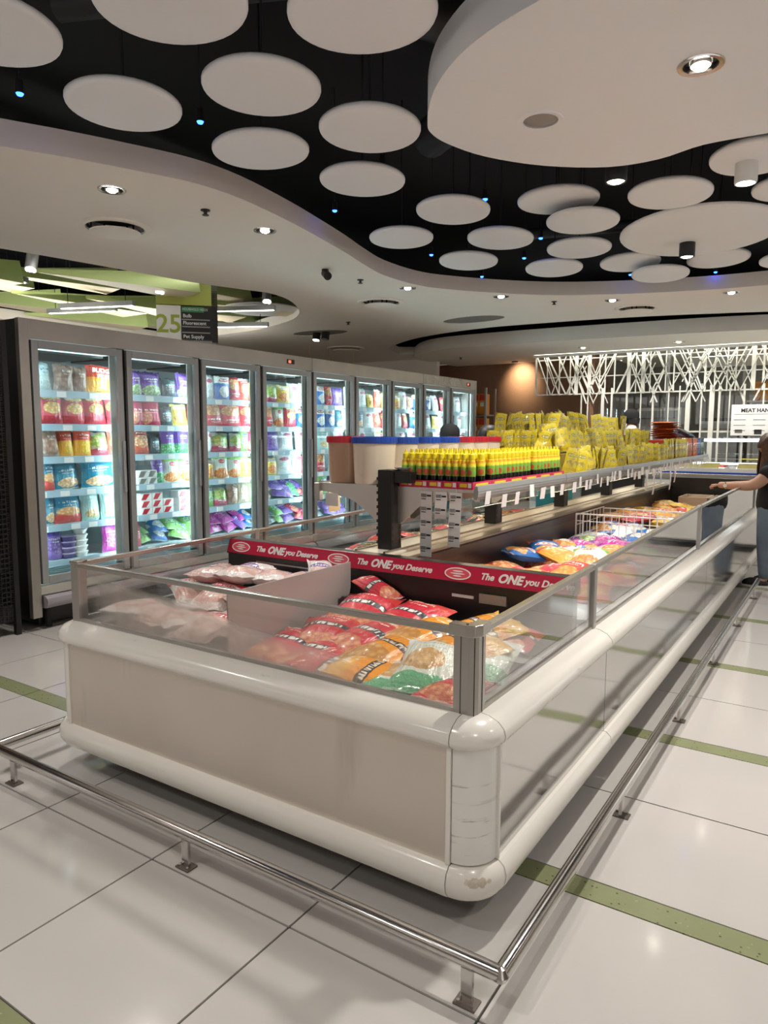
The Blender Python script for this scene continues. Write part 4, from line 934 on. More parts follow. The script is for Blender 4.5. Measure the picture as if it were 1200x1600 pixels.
# corner posts
cpx, cpy = GXR, GY
post = [(cpx-.060, cpy-.008), (cpx-.036, cpy-.010), (cpx-.012, cpy-.010), (cpx+.004, cpy-.004), (cpx+.010, cpy+.012), (cpx+.010, cpy+.036), (cpx+.008, cpy+.060), (cpx-.010, cpy+.060), (cpx-.010, cpy+.02), (cpx-.02, cpy+.01), (cpx-.060, cpy+.010)]
cp = MB().prism(post, .622, .862).build('corner_post', AL, cap_f, bevel=.001)
for p, q in (((cpx-.036, cpy-.0105), .0012), ((cpx+.0045, cpy-.0045), .0016), ((cpx+.0105, cpy+.036), .0012)):
    MB().cyl((*p, .624), (*p, .862), q, 6).build('post_groove', M['dark_seam'], cp)
capp = [(cpx-.072, cpy-.018), (cpx-.014, cpy-.021), (cpx+.011, cpy-.012), (cpx+.021, cpy+.014), (cpx+.018, cpy+.072), (cpx-.018, cpy+.072), (cpx-.022, cpy+.03), (cpx-.03, cpy+.018), (cpx-.072, cpy+.016)]
pc = MB().prism(capp, .856, .890).build('post_cap', RM, cap_f, bevel=.003)
MB().cyl((cpx-.02, cpy-.002, .890), (cpx-.02, cpy-.002, .8915), .004, 8).build('screw', M['dark_seam'], pc)
MB().prism([(GXL-.012, GY-.010), (GXL+.036, GY-.010), (GXL+.036, GY+.010), (GXL+.010, GY+.012), (GXL+.010, GY+.05), (GXL-.012, GY+.05)], .622, .876).build('corner_post', AL, cap_f, bevel=.002)
MB().prism([(GXL-.015, GY-.013), (GXL+.04, GY-.013), (GXL+.04, GY+.013), (GXL+.013, GY+.055), (GXL-.015, GY+.055)], .872, .884).build('post_cap', RM, cap_f, bevel=.002)
dv = MB().prism_yz([(1.84, .50), (2.55, .50), (2.58, .62), (2.61, .72), (2.61, .835), (1.84, .835)], -1.892, -1.886).build('divider_plate', M['acrylic'], cap_f)

# long chest freezers
def long_unit(t, side):
    px, gx = (PXR, GXR) if side > 0 else (PXL, GXL)
    nrm = (1, 0) if side > 0 else (-1, 0)
    inn = -1.70 if side > 0 else -1.99
    for a, b_ in ((YS, YS2), (YS2, YE)):
        MB().box(min(px, px-side*.02), max(px, px-side*.02), a+g, b_-g, .195, .56).build('side_panel', M['mirror'], t)
        pth = [(px, a+g, *nrm), (px, b_-g, *nrm)]
        if side < 0: pth.reverse()
        MB().sweep(pth, LOWP).build('bumper', E_, t, smooth=True); MB().sweep(pth, UPP).build('top_roll', E_, t, smooth=True)
        pane(t, gx, a+.02, gx, b_-.02, M['glass_side']); rim_bar(t, gx, a+.012, gx, b_-.012); channel(t, gx, a+.02, gx, b_-.02)
    for y in (YS, YS2, YE-.01):
        pp = MB().box(gx-.014, gx+.014, y-.018, y+.018, .622, rimz(y)+.002).build('post', AL, t, bevel=.003)
    MB().box(min(px-side*.1, inn), max(px-side*.1, inn), YS, YE, .07, .20).build('underside', M['black'], t)
    for y in (3.6, 5.6, 7.8): MB().cyl((px-side*.25, y, 0), (px-side*.25, y, .12), .03, 10).build('foot', M['black'], t)
    lo_, hi_ = min(gx, inn), max(gx, inn)
    MB().box(lo_, hi_, 2.74, YE, .42, .57).build('well_floor', M['liner'], t)
    MB().box(gx-.012, gx+.006, 2.74, YE, .45, .615).build('well_side', M['liner'], t)
    MB().box(inn-.012, inn+.012, 2.74, YE, .45, .84).build('well_back', M['liner_dark'] if side > 0 else M['liner'], t)
    MB().box(lo_, hi_, YE-.04, YE, .45, rimz(YE)).build('well_end', M['black'], t)
    MB().box(min(px, inn), max(px, inn), YE-.02, YE, .2, .56).build('end_panel', M['steel'], t)
long_unit(frz, 1); long_unit(flz, -1)
MB().box(-1.76, -1.69, 2.74, YE, .835, .852).build('inner_ledge', M['brown_steel'], frz, bevel=.004)
MB().box(-1.69, -1.675, 2.74, YE, .79, .835).build('air_slot', M['black'], frz)

# ------------------------------------------------------------ guard rail round the island
gr = TW('guard_rail', 'low stainless guard rail on short feet around the island freezers', 'guard rail', (-1.78, 1.5, 0))
RY_, RXR, RXL, RZ_, RR = 1.505, -.638, -2.93, .108, .0205
MB().tube([(RXL, RY_, RZ_), (RXR, RY_, RZ_)], RR, 16).build('rail_tube', M['chrome'], gr, smooth=True)
MB().tube([(RXR, RY_, RZ_), (RXR, 7.15, RZ_)], RR, 16).build('rail_tube', M['chrome'], gr, smooth=True)
MB().tube([(RXL, RY_, RZ_), (RXL, 8.9, RZ_)], RR, 16).build('rail_tube', M['chrome'], gr, smooth=True)
for x in (RXR, RXL): MB().lathe([(.001, -.0215), (.012, -.018), (.0215, 0), (.012, .018), (.001, .0215)], 16, (x, RY_, RZ_), cap=False).build('elbow', M['chrome'], gr, smooth=True)
rp = [(-2.765, RY_-.012, 0), (-1.747, RY_-.012, 0), (-.722, RY_-.012, 0)] + [(RXR, 2.607+1.057*k, 1) for k in range(5)] + [(RXL, 2.5+1.057*k, 1) for k in range(6)]
for x, y, s in rp:
    p_ = MB().box(x-(.006 if s else .016), x+(.006 if s else .016), y-(.016 if s else .006), y+(.016 if s else .006), .004, RZ_-.012).build('foot_post', M['chrome'], gr, bevel=.001)
    MB().box(x-.03, x+.03, y-.022, y+.022, 0, .006).build('base_plate', M['plate_dark'] if 'plate_dark' in M else M.setdefault('plate_dark', plain('plate_worn', (.20, .17, .15), .4, .8)), p_, bevel=.001)
    for q in (-.019, .019): MB().cyl((x+q, y+.012 if s else y-.012, .006), (x+q, y+.012 if s else y-.012, .011), .005, 6).build('bolt', M['chrome'], p_)

# ------------------------------------------------------------ centre shelf
cs = TW('centre_shelf', 'black-posted steel double shelf running down the middle of the island', 'shelf rack', (-1.85, 5.6, .45))
MB().box(-1.985, -1.765, 2.745, YE, .80, .862).build('ledge', M['ledge'], cs, bevel=.006)
MB().box(-1.962, -1.95, 2.75, YE, .862, .868).build('ledge_edge', M['brown_steel'], cs)
MB().box(-1.80, -1.79, 2.75, YE, .862, .870).build('ledge_edge', M['brown_steel'], cs)
PY = [2.89, 4.09, 5.33, 6.55, 7.76]
for k, y in enumerate(PY):
    ztop = 1.245 if k == 0 else 1.16
    p_ = MB().box(-1.895, -1.815, y-.045, y+.045, .862, ztop).build('post', M['black_metal'], cs, bevel=.003)
    sl = MB()
    for j in range(int((ztop-.9)/.034)):
        z = .89+.034*j
        for yy in (y-.03, y+.03): sl.box(-1.8155, -1.813, yy-.004, yy+.004, z, z+.02)
        sl.box(-1.90, -1.894, y-.047, y-.043, z, z+.014)
    sl.build('slots', M['dark_seam'], p_)
MB().box(-1.815, -1.72, PY[0]-.03, PY[0]+.05, 1.185, 1.24).build('post_head', M['black'], cs, bevel=.004)
SY0, SY1 = 2.90, 9.2
segs = [(2.90, 4.09), (4.09, 5.33), (5.33, 6.55), (6.55, 7.76), (7.76, 9.0)]
for a, b_ in segs:
    MB().box(-2.30, -1.895, a+.003, b_-.003, 1.150, 1.166).build('shelf_board', M['steel'], cs, bevel=.002)
    MB().box(-1.815, -1.415, a+.003, b_-.003, 1.150, 1.166).build('shelf_board', M['steel'], cs, bevel=.002)
    ch = MB().prism_xz([(-1.415, 1.122), (-1.40, 1.120), (-1.392, 1.150), (-1.396, 1.182), (-1.410, 1.184), (-1.415, 1.166)], a+.004, b_-.004).build('price_channel', M['channel_grey'] if 'channel_grey' in M else M.setdefault('channel_grey', plain('channel_grey', (.40, .41, .40), .35, .5)), cs)
    MB().box(-1.398, -1.3925, a+.004, b_-.004, 1.135, 1.139).build('channel_lip', M['alu'], ch); MB().box(-1.396, -1.3915, a+.004, b_-.004, 1.158, 1.162).build('channel_lip', M['alu'], ch)
    MB().box(-1.418, -1.408, a+.01, b_-.01, 1.085, 1.122).build('glass_shelf_lip', M['glass'], ch)
    MB().box(-2.306, -2.296, a+.004, b_-.004, 1.125, 1.17).build('price_channel', M['alu'], cs)
    for yy in (a+.12, b_-.12):
        MB().prism_xz([(-2.28, 1.15), (-1.895, 1.15), (-1.895, 1.0), (-1.92, 1.0), (-2.05, 1.09), (-2.28, 1.125)], yy-.002, yy+.002).build('bracket', M['steel'], cs)
        MB().prism_xz([(-1.43, 1.15), (-1.815, 1.15), (-1.815, 1.0), (-1.79, 1.0), (-1.66, 1.09), (-1.43, 1.125)], yy-.002, yy+.002).build('bracket', M['steel'], cs)
# end gussets
def gus(x0, x1):
    s = x1-x0; f = lambda u: x0+s*u
    pts = [(f(0), 1.166), (f(1), 1.166), (f(1), .985), (f(.93), .985)] + [(f(.93-.55*i/8), .985+.115*math.sin(math.pi/2*i/8)**1.2) for i in range(1, 9)] + [(f(.2), 1.120), (f(0), 1.126)]
    return pts
MB().prism_xz(gus(-2.30, -1.885), 2.888, 2.894).build('end_bracket', M['steel'], cs)
MB().prism_xz(gus(-1.50, -1.825), 2.900, 2.906).build('end_bracket', M['steel'], cs)
MB().box(-2.305, -2.27, 2.87, 2.90, 1.075, 1.165).build('end_clip', M['alu'], cs, bevel=.003)
sl = MB().box(-2.27, -2.05, 2.93, 2.95, 1.125, 1.14).build('shelf_lamp', M['shelf_lamp'], cs)
for a, b_ in segs:
    MB().box(-2.20, -2.17, a+.2, b_-.2, 1.135, 1.149).build('shelf_lamp', M['shelf_lamp'], cs); MB().box(-1.62, -1.59, a+.15, b_-.15, 1.135, 1.149).build('shelf_lamp', M['shelf_lamp'], cs)
# price tags hanging on the channel
tg = MB().box(-.0008, .0008, -.026, .026, -.062, 0).mesh('price_tag', M['paper'])
bars = MB()
for q in range(9): bars.box(.0009, .0011, -.02+.0026*q, -.02+.0026*q+(.0008 if q % 3 else .0016), -.05, -.035)
bars.box(.0009, .0011, .006, .022, -.046, -.038); bars.box(.0009, .0011, -.02, .012, -.022, -.016); bars.box(.0009, .0011, -.02, .0, -.032, -.028)
bars_me = bars.mesh('barcode', M['ink'])
tr_ = random.Random(3)
chs = [o for o in cs.children if o.name.startswith('price_channel') and o.data.vertices[0].co.x > -1.5]
for ch, (a, b_) in zip(chs, segs):
    ys = [a+.12+i*(.115 if a > 4 else .17)+tr_.uniform(-.03, .03) for i in range(10)]
    for y in ys:
        if y > b_-.05: break
        zz = tr_.choice([1.128, 1.128, 1.155])
        o = inst('price_tag', tg, ch, Tr(-1.389, y, zz) @ RZ(tr_.uniform(-.15, .15)) @ RY(tr_.uniform(-.06, .12)))
# long printed price strips at the shelf end
def strip(x, y, n, tilt, par):
    hgt = .062*n; o = MB().grid(lambda u, v: (-.031+.062*u, -.012*math.sin(v*2.4)*v + .0, -hgt*v), 2, 6).build('price_strip', M['paper'], par)
    o.matrix_basis = Tr(x, y, 1.150) @ RX(tilt)
    k = MB()
    for i in range(n):
        z0 = -.062*i-.008
        yy = -.012*math.sin((-z0+.02)/hgt*2.4)*((-z0+.02)/hgt) - .0012
        for q in range(10): k.box(-.026+.0028*q, -.026+.0028*q+(.0009 if q % 3 else .0018), yy-.0004, yy, z0-.020, z0-.004)
        k.box(.004, .026, yy-.0004, yy, z0-.016, z0-.008); k.box(-.026, -.002, yy-.0004, yy, z0-.030, z0-.026)
    k.build('barcode', M['ink'], o)
strip(-1.655, 2.895, 5, .03, cs); strip(-1.575, 2.895, 2, .0, cs); strip(-1.50, 2.895, 4, -.03, cs)
for i, (y, n) in enumerate(((6.0, 3), (6.25, 4), (6.5, 3), (6.9, 4), (7.1, 3))):
    o = MB().grid(lambda u, v: (.01*math.sin(v*3), -.03+.06*u, -.055*n*v), 1, 5).build('price_strip', M['paper'], cs); o.matrix_basis = Tr(-1.386, y, 1.13)
for y, z in ((3.05, 1.10), (3.5, 1.09)):
    MB().box(-2.312, -2.310, y-.05, y+.05, z-.10, z+.01).build('price_strip', plain('paper_cream', (.80, .66, .42), .6), cs)
MB().box(-2.24, -2.16, 2.882, 2.884, 1.05, 1.115).build('price_strip', M['paper'], cs)

# ------------------------------------------------------------ goods on the centre shelf
def tub(x, y, s, body, lid, label, h=.232):
    t = T('plastic_tub', label, 'tub', (x, y, 1.166), rnd.uniform(0, 6), 'plastic tubs with coloured lids')
    MB().lathe([(.088*s, 0), (.092*s, .004), (.100*s, h*.86), (.100*s, h*.87)], 28).build('tub_body', M[body], t, smooth=True)
    MB().lathe([(.105*s, h*.855), (.107*s, h*.86), (.107*s, h*.985), (.103*s, h), (.09*s, h), (.088*s, h*.985)], 28).build('lid', M[lid], t, smooth=True)
    rb = MB()
    for q in range(28):
        a = 2*math.pi*q/28; rb.cyl((.107*s*math.cos(a), .107*s*math.sin(a), h*.875), (.107*s*math.cos(a), .107*s*math.sin(a), h*.975), .0018, 4)
    rb.build('lid_ribs', M[lid], t)
tub(-2.19, 2.995, .95, 'tub_brown', 'lid_red', 'brown-filled tub with red lid at the shelf end', .238)
tub(-2.005, 2.98, 1.08, 'tub_cream', 'lid_blue', 'large cream tub with blue lid, nearest on the shelf', .236)
for k in range(3): tub(-2.005, 3.22+.235*k, .95, 'tub_cream', 'lid_blue', 'cream tub with blue lid, %s behind the nearest blue one' % ORD[k])
for k in range(3): tub(-2.005, 3.93+.19*k, .82, 'tub_cream', 'lid_red', 'cream tub with red lid in the far row, %s along' % ORD[k], .232)
tag(MB().lathe([(.02, 0), (.045, .012), (.05, .016), (.001, .010)], 18, (-1.80, 2.93, 1.241)).build('paper_dish', M['paper'], smooth=True), 'small white dish on top of the black shelf post', 'dish')
# seasoning bottles in pink trays
b0 = T('seasoning_bottle', 'dark seasoning bottle with green label and yellow cap, standing in the pink trays', 'bottle', (0, 0, 0), 0, 'yellow-capped seasoning bottles')
MB().lathe([(.017, 0), (.0185, .003), (.0185, .055), (.018, .06)], 12).build('bottle_body', M['sauce'], b0, smooth=True)
MB().lathe([(.0187, .054), (.0191, .056), (.0187, .110), (.013, .132)], 12).build('sleeve', M['sleeve'], b0, smooth=True)
MB().lathe([(.0135, .130), (.0152, .132), (.0148, .153), (.0065, .159), (.0038, .174)], 12).build('cap', M['yellow'], b0, smooth=True)
first = True
tray = T('display_tray', 'x', 'tray', (0, 0, 0), 0, 'pink display trays of seasoning bottles')
tm = MB(); tm.box(-.038, .038, -.1, .1, 0, .004); tm.box(-.038, -.036, -.1, .1, .004, .034); tm.box(.036, .038, -.1, .1, .004, .034); tm.box(-.036, .036, -.1, -.098, .004, .034); tm.box(-.036, .036, .098, .1, .004, .034)
tm.build('tray_body', M['pink'], tray)
MB().box(-.028, .008, -.1012, -.1, .010, .026).build('printed_panel', M['yellow'], tray); MB().box(.038, .0392, -.07, .06, .010, .026).build('printed_panel', M['yellow'], tray)
MB().box(.014, .030, -.1012, -.1, .008, .028).build('printed_code', M['paper'], tray)
ft = True
for j in range(6):
    for i in range(5):
        if j > 1 and i < 3: continue
        p_ = (-1.772+.0785*i, 3.005+.203*j, 1.166)
        lb = 'pink tray of seasoning bottles, %s from the aisle edge in the %s row' % (ORD[4-i], ORD[j])
        if ft: tray.location = p_; tray['label'] = lb; ft = False
        else: dup(tray, p_, None, lb)
        for r in range(4):
            for c in range(2):
                if rnd.random() < .06 and r: continue
                bp = (p_[0]-.0182+.0364*c, p_[1]-.074+.049*r, 1.170)
                if first: b0.location = bp; first = False
                else: dup(b0, bp, (0, 0, rnd.uniform(-.5, .5)))
M['carton_yellow'] = plain('carton_yellow', (.30, .22, .02), .7)
# heap of yellow packets, in stepped tiers on hidden risers
pr = random.Random(11)
riser = T('cardboard_riser', 'cardboard risers hidden under the heap of yellow packets', 'box', (-1.9, 5.6, 1.166))
WROOT[riser.name] = Matrix.Translation((1.9, -5.6, -1.166))
for k, (xa, zt) in enumerate(((-1.545, 1.288), (-1.70, 1.406))):
    MB().box(-2.06, xa, 4.42+.12*k, 6.9-.10*k, 1.167 if k == 0 else 1.288, zt).build('riser_step', M['carton_yellow'], riser)
M_ = None
cnt = 0
def packet(x, y, z, a, tx, ry, mat='yellow packet', w=.09, h=.15, d=.024, lab=None, grp='yellow seasoning packets'):
    bag(mat, w, h, d, Tr(x, y, z) @ RZ(a) @ RX(tx) @ RY(ry), lab or 'yellow seasoning packet in the big heap on the centre shelf', 'packet', grp, 'seasoning_packet', lib=PACKETS)
for tier, (x, z, ya, yb, st) in enumerate(((-1.470, 1.168, 4.30, 7.0, .037), (-1.61, 1.290, 4.46, 6.85, .038), (-1.77, 1.408, 4.58, 6.7, .040))):
    y = ya; run = 0; a0 = 0
    while y < yb:
        if run <= 0: run = pr.randint(3, 7); a0 = pr.choice([-.1, -.35, -.75, .25, -.2]); l0 = pr.uniform(-.35, .15); r0 = pr.uniform(-.3, .3)
        run -= 1
        packet(x+pr.uniform(-.02, .02), y, z+pr.uniform(-.006, .02), math.pi/2 + a0 + pr.uniform(-.2, .2), l0+pr.uniform(-.12, .12), r0+pr.uniform(-.12, .12), h=pr.uniform(.14, .16))
        y += st*pr.uniform(.6, 1.25)
for k in range(27):  # the near end of the heap, faces towards the camera
    lv = k % 3; x = -2.03 + (k//3)*.06 + pr.uniform(-.02, .02)
    if x > -1.62: continue
    y = 4.34+.12*lv + pr.uniform(-.03, .03); z = (1.168, 1.290, 1.408)[lv]
    packet(x, y, z, pr.uniform(-.6, .8), pr.uniform(-.35, .1), pr.uniform(-.3, .3), h=.15)
for k in range(24): packet(-1.97+pr.uniform(-.04, .04), 4.85+.075*k, 1.408, math.pi/2+pr.uniform(-.9, .6), pr.uniform(-.2, .2), pr.uniform(-.2, .2), h=.15)
for k in range(9):  # a fallen bundle tied in the middle
    packet(-1.68+.012*k, 4.40+.014*k, 1.31+.004*k, .9+pr.uniform(-.1, .1), -.55, .5-.09*k, h=.17)
# file of upright packets further on
y = 7.02
for k in range(46):
    mt = 'yellow packet' if k < 24 else 'orange packet' if k < 35 else 'blue packet' if k < 42 else 'dark green packet'
    lb = {'yellow packet': 'tall yellow packet in the straight file past the heap', 'orange packet': 'orange packet in the file past the yellow ones', 'blue packet': 'blue packet near the far end of the shelf', 'dark green packet': 'dark green packet at the very end of the shelf'}[mt]
    packet(-1.46+pr.uniform(-.01, .01), y, 1.168, math.pi/2+pr.uniform(-.5, .4), pr.uniform(-.08, .02), pr.uniform(-.05, .05), mt, .12, .20, .028, lb, mt + 's on the shelf'); y += .043
for k in range(8):
    bag('orange packet', .2, .28, .03, lying(-1.62+pr.uniform(-.02, .02), 7.75+.02*pr.uniform(-1, 1), 1.375+.022*k, 1.5+pr.uniform(-.15, .15), .2, .28, .03), 'flat orange pouch, %s from the bottom of its stack' % ORD[k], 'pouch', 'flat orange pouches', 'flat_pouch', lib=PACKETS)
rb = T('cardboard_box', 'plain carton under the stack of flat orange pouches', 'box', (-1.62, 7.9, 1.166)); MB().box(-.12, .12, -.5, .5, 0, .19).build('carton', M['carton_red'], rb, bevel=.004)
for k in range(5): bag('dark glossy bag', .16, .2, .09, lying(-1.6+pr.uniform(-.05, .05), 8.25+.07*k, 1.41+.02*(k % 2), pr.uniform(0, 3), .16, .2, .09, .3), 'crumpled dark bag on the far end of the shelf, %s along' % ORD[k], 'bag', 'crumpled dark bags')
# ------------------------------------------------------------ frozen food in the island
ir = random.Random(21)
def put(mat, x, y, z, a, w, h, d, label, tilt=0, roll_=0, grp='frozen food in the end freezer', v=None):
    return bag(mat, w, h, d, lying(x, y, z, a, w, h, d, tilt, roll_), label, 'bag', grp, v=v)
RC_, OC, WG, TO, PO, PB = 'red crispy chicken bag', 'orange crispy chicken bag', 'white and green nugget bag', 'clear pack of pink cured meat', 'white and red poultry pack', 'blue sticker poultry pack'
# a bed of bags under the visible ones
def bed(t_name, label, x0, x1, y0, y1, z, mats, n, seed):
    q = random.Random(seed)
    for i in range(n):
        put(mats[i % len(mats)], q.uniform(x0, x1), q.uniform(y0, y1), z+q.uniform(-.03, .02), q.uniform(-.5, .5), .24, .28, .09, label + ', %s of the lowest layer' % ORD[i % 20], q.uniform(-.1, .1), q.uniform(-.1, .1))
RB = [(-1.74, 2.0, .61, .1, 0), (-1.44, 1.95, .60, 1.5, 0), (-1.68, 2.16, .635, .35, .0), (-1.70, 2.42, .67, .2, .05), (-1.50, 2.18, .64, -.25, .0), (-1.46, 2.41, .67, -.1, .05), (-1.60, 1.99, .60, .1, 0)]
for i, (x, y, z, a, t_) in enumerate(RB): put(RC_, x, y, z, a, .27, .34, .10, 'red crispy chicken bag in the end freezer, %s from the divider' % ORD[i], t_+.12, .06)
OB = [(-1.14, 2.0, .60, -.2, 0), (-1.31, 2.26, .66, -.35, .0), (-1.13, 2.34, .68, -.55, .05), (-1.10, 2.12, .675, -.5, .0), (-1.33, 2.05, .64, -.2, -.05), (-1.26, 1.93, .61, 1.6, 0)]
for i, (x, y, z, a, t_) in enumerate(OB): put(OC, x, y, z, a, .27, .35, .11, 'orange crispy chicken bag in the end freezer, %s from the red bags' % ORD[i], t_+.16, .08)
put(WG, -1.10, 1.96, .665, .35, .23, .28, .09, 'white and green nugget bag on top, by the corner post', .32, .15, v=3)
put(WG, -.99, 2.14, .665, .25, .21, .27, .08, 'white and green nugget bag against the side glass', .2, .1)
put(WG, -1.20, 1.92, .62, .1, .22, .25, .08, 'white and green nugget bag half buried near the corner', .1, 0)
put(RC_, -.98, 1.91, .63, .1, .20, .24, .08, 'red bag in the front corner below the corner post', 0, .1)
put(RC_, -1.02, 2.42, .66, .2, .22, .28, .08, 'red bag by the side glass near the black rear wall', 0, .1)
put(RC_, -1.72, 2.58, .735, 1.4, .14, .22, .08, 'red rolled bag by the foot of the divider', .3, 0)
LB = [(PO, -2.53, 1.94, .66, .3), (TO, -2.42, 1.93, .655, 1.5), (PO, -2.28, 1.94, .65, 1.4), (TO, -2.10, 1.94, .65, .1), (PO, -2.06, 2.12, .67, .1), (TO, -2.56, 2.04, .62, .1), (TO, -2.40, 1.96, .63, -.2), (PO, -2.22, 1.95, .63, .6), (TO, -2.08, 2.0, .63, .1), (PO, -2.52, 2.24, .68, 1.2), (PO, -2.30, 2.18, .70, .4), (TO, -2.10, 2.22, .69, -.3),
      (PO, -2.56, 2.46, .73, .8), (PB, -2.38, 2.42, .75, -.3), (PO, -2.30, 2.36, .765, .2), (PB, -2.20, 2.45, .745, .5), (PB, -2.07, 2.48, .74, -.1), (PO, -2.42, 2.55, .74, 1.0), (TO, -2.48, 2.34, .75, .1), (PO, -2.06, 2.36, .72, .1)]
for i, (m, x, y, z, a) in enumerate(LB): put(m, x, y, z, a, .20, .26, .10, '%s in the left compartment, %s from the front' % (m, ORD[i]), ir.uniform(-.25, .25), ir.uniform(-.3, .3))
put(PB, -2.02, 2.56, .77, .9, .13, .2, .07, 'small blue-tipped pack leaning by the divider', .5, .2)
# long freezer: rows past the banner
ZONES = [(2.86, 3.3, ['orange cracker bag', 'white printed bag', 'red popcorn chicken bag'], .62), (3.3, 3.8, ['red popcorn chicken bag', 'red popcorn chicken bag', 'red meatball bag'], .68), (3.8, 4.4, ['blue corn dog bag', 'red popcorn chicken bag', 'orange cracker bag', 'green and white bag'], .70),
         (4.4, 4.9, ['purple vegetable bag', 'orange cracker bag', 'magenta bag'], .70), (4.9, 5.6, ['blue and white bag', 'blue corn dog bag', 'white printed bag'], .68), (5.6, 6.2, ['red fries bag', 'yellow snack bag', 'orange cracker bag'], .74), (6.2, 6.9, ['blue and white bag', 'yellow snack bag', 'red popcorn chicken bag'], .70), (6.9, 7.9, ['yellow snack bag', 'orange cracker bag', 'yellow and orange bag'], .68)]
row = 0
for y0, y1, mats, z in ZONES:
    y = y0 + .12
    while y < y1:
        cols = [-1.54, -1.36, -1.18, -1.03]
        for c, x in enumerate(cols):
            m = ir.choice(mats)
            edge = c == 3
            zz = z - .01 + ir.uniform(-.02, .03) - (.03 if edge else 0); w_, h_ = (.21, .27) if not edge else (.19, .24)
            bag(m, w_, h_, .10, lying(x+ir.uniform(-.03, .02), y+ir.uniform(-.04, .04), zz, (ir.uniform(-.6, .6) if not edge else ir.uniform(-.25, .25)) + (math.pi/2 if ir.random() < .3 and not edge else 0), w_, h_, .10, ir.uniform(-.3, .3), ir.uniform(-.25, .25)),
                '%s, %s row past the banner, %s from the side glass' % (m, ORD[row], ORD[3-c]), 'bag', 'frozen food in the long chest freezer')
        y += .235; row += 1
# the propped bag
bag('red popcorn chicken bag', .19, .24, .06, Tr(-1.50, 3.95, .60) @ RZ(.6) @ RX(-1.05) @ RY(.5), 'red bag propped up above the others past the banner', 'bag', 'frozen food in the long chest freezer', v=2)
# left freezer
for i in range(14):
    bag('red and gold noodle bag' if i % 4 else 'white printed bag', .22, .28, .09, lying(-2.40+ir.uniform(-.25, .25), 3.2+.2*i, .70+ir.uniform(-.02, .05), ir.uniform(-1.5, 1.5), .22, .28, .09, ir.uniform(-.3, .3), ir.uniform(-.3, .3)),
        'bag in the freezer behind the centre shelf, %s along from the banner' % ORD[i], 'bag', 'frozen food behind the centre shelf')
for i in range(10):
    bag('red and gold noodle bag', .22, .28, .08, lying(-2.12+ir.uniform(-.03, .03), 3.05+.26*i, .77+ir.uniform(-.02, .05), ir.uniform(-1.5, 1.5), .22, .28, .08, ir.uniform(-.3, .3), ir.uniform(-.3, .3)),
        'red and gold bag just behind the shelf ledge, %s along' % ORD[i], 'bag', 'frozen food behind the centre shelf')
t = TW('plastic_bin', 'small teal plastic bin behind the shelf ledge', 'bin', (-2.12, 5.9, .7)); MB().prism([[(-2.22, 5.75), (-2.02, 5.75), (-2.02, 6.1), (-2.22, 6.1)], [(-2.21, 5.76), (-2.03, 5.76), (-2.03, 6.09), (-2.21, 6.09)]], .70, .93).build('walls', M['teal'], t); MB().box(-2.21, -2.03, 5.76, 6.09, .70, .705).build('base', M['teal'], t)
# wire basket fence across the well
t = TW('wire_divider', 'white wire basket divider across the long freezer', 'wire divider', (-1.25, 5.0, .6))
def wires(y, xa, xb, z0, z1, name):
    m = MB(); m.tube([(xa, y, z1), (xb, y, z1)], .005, 6); m.tube([(xa, y, z0), (xb, y, z0)], .004, 6); m.tube([(xa, y, (z0+z1)/2+.03), (xb, y, (z0+z1)/2+.03)], .003, 6)
    x = xa
    while x <= xb: m.tube([(x, y, z0), (x, y, z1)], .003, 5); x += .05
    m.build(name, M['basket'], t)
wires(4.92, -1.60, -.90, .70, .86, 'wire_front'); wires(5.6, -1.60, -.90, .70, .84, 'wire_rear')
m = MB()
for z in (.70, .78, .85): m.tube([(-1.60, 4.92, z), (-1.60, 5.6, z)], .004, 6)
for k in range(9): m.tube([(-1.60, 4.94+.08*k, .70), (-1.60, 4.94+.08*k, .85)], .003, 5)
m.build('wire_side', M['basket'], t)
for i, (x0, x1) in enumerate(((-1.50, -1.22), (-1.2, -.95))):
    t = TW('cardboard_carton', 'open pale carton at the far end of the long freezer, %s from the shelf' % ORD[i], 'box', ((x0+x1)/2, 8.2, .572))
    c_ = MB(); c_.prism([[(x0, 7.95), (x1, 7.95), (x1, 8.4), (x0, 8.4)], [(x0+.012, 7.962), (x1-.012, 7.962), (x1-.012, 8.388), (x0+.012, 8.388)]], .572, .76); c_.build('walls', M['carton_pale'] if 'carton_pale' in M else M.setdefault('carton_pale', plain('carton_pale', (.62, .52, .42), .7)), t)
    MB().box(x0+.012, x1-.012, 7.962, 8.388, .572, .70).build('contents', M['carton_pale'], t)

# ------------------------------------------------------------ dark wire rack at the picture's edge
t = TW('wire_rack', 'black mesh-sided display rack beside the first freezer', 'rack', (-5.1, 2.3, 0))
BK = M['black_metal']
for x in (-5.42, -4.84):
    for y in (1.82, 2.70): MB().box(x-.018, x+.018, y-.018, y+.018, 0, 2.16).build('upright', BK, t)
ms = MB()
for k in range(13): x = -5.40+.045*k; ms.tube([(x, 2.70, .1), (x, 2.70, 2.1)], .003, 4)
for k in range(44): ms.tube([(-5.42, 2.70, .1+.046*k), (-4.84, 2.70, .1+.046*k)], .003, 4)
ms.build('side_mesh', BK, t)
ms = MB()
for k in range(3): ms.tube([(-4.835, 2.60+.03*k, .1), (-4.835, 2.60+.03*k, 2.1)], .003, 4)
for k in range(60): ms.tube([(-4.835, 2.58, .1+.034*k), (-4.835, 2.68, .1+.034*k+.017)], .003, 4); ms.tube([(-4.835, 2.68, .1+.034*k), (-4.835, 2.58, .1+.034*k+.017)], .003, 4)
ms.build('front_mesh', BK, t)
MB().box(-5.42, -4.84, 1.82, 2.70, .10, .22).build('plinth', BK, t); MB().box(-5.42, -4.84, 1.82, 2.70, 2.13, 2.16).build('top', BK, t)
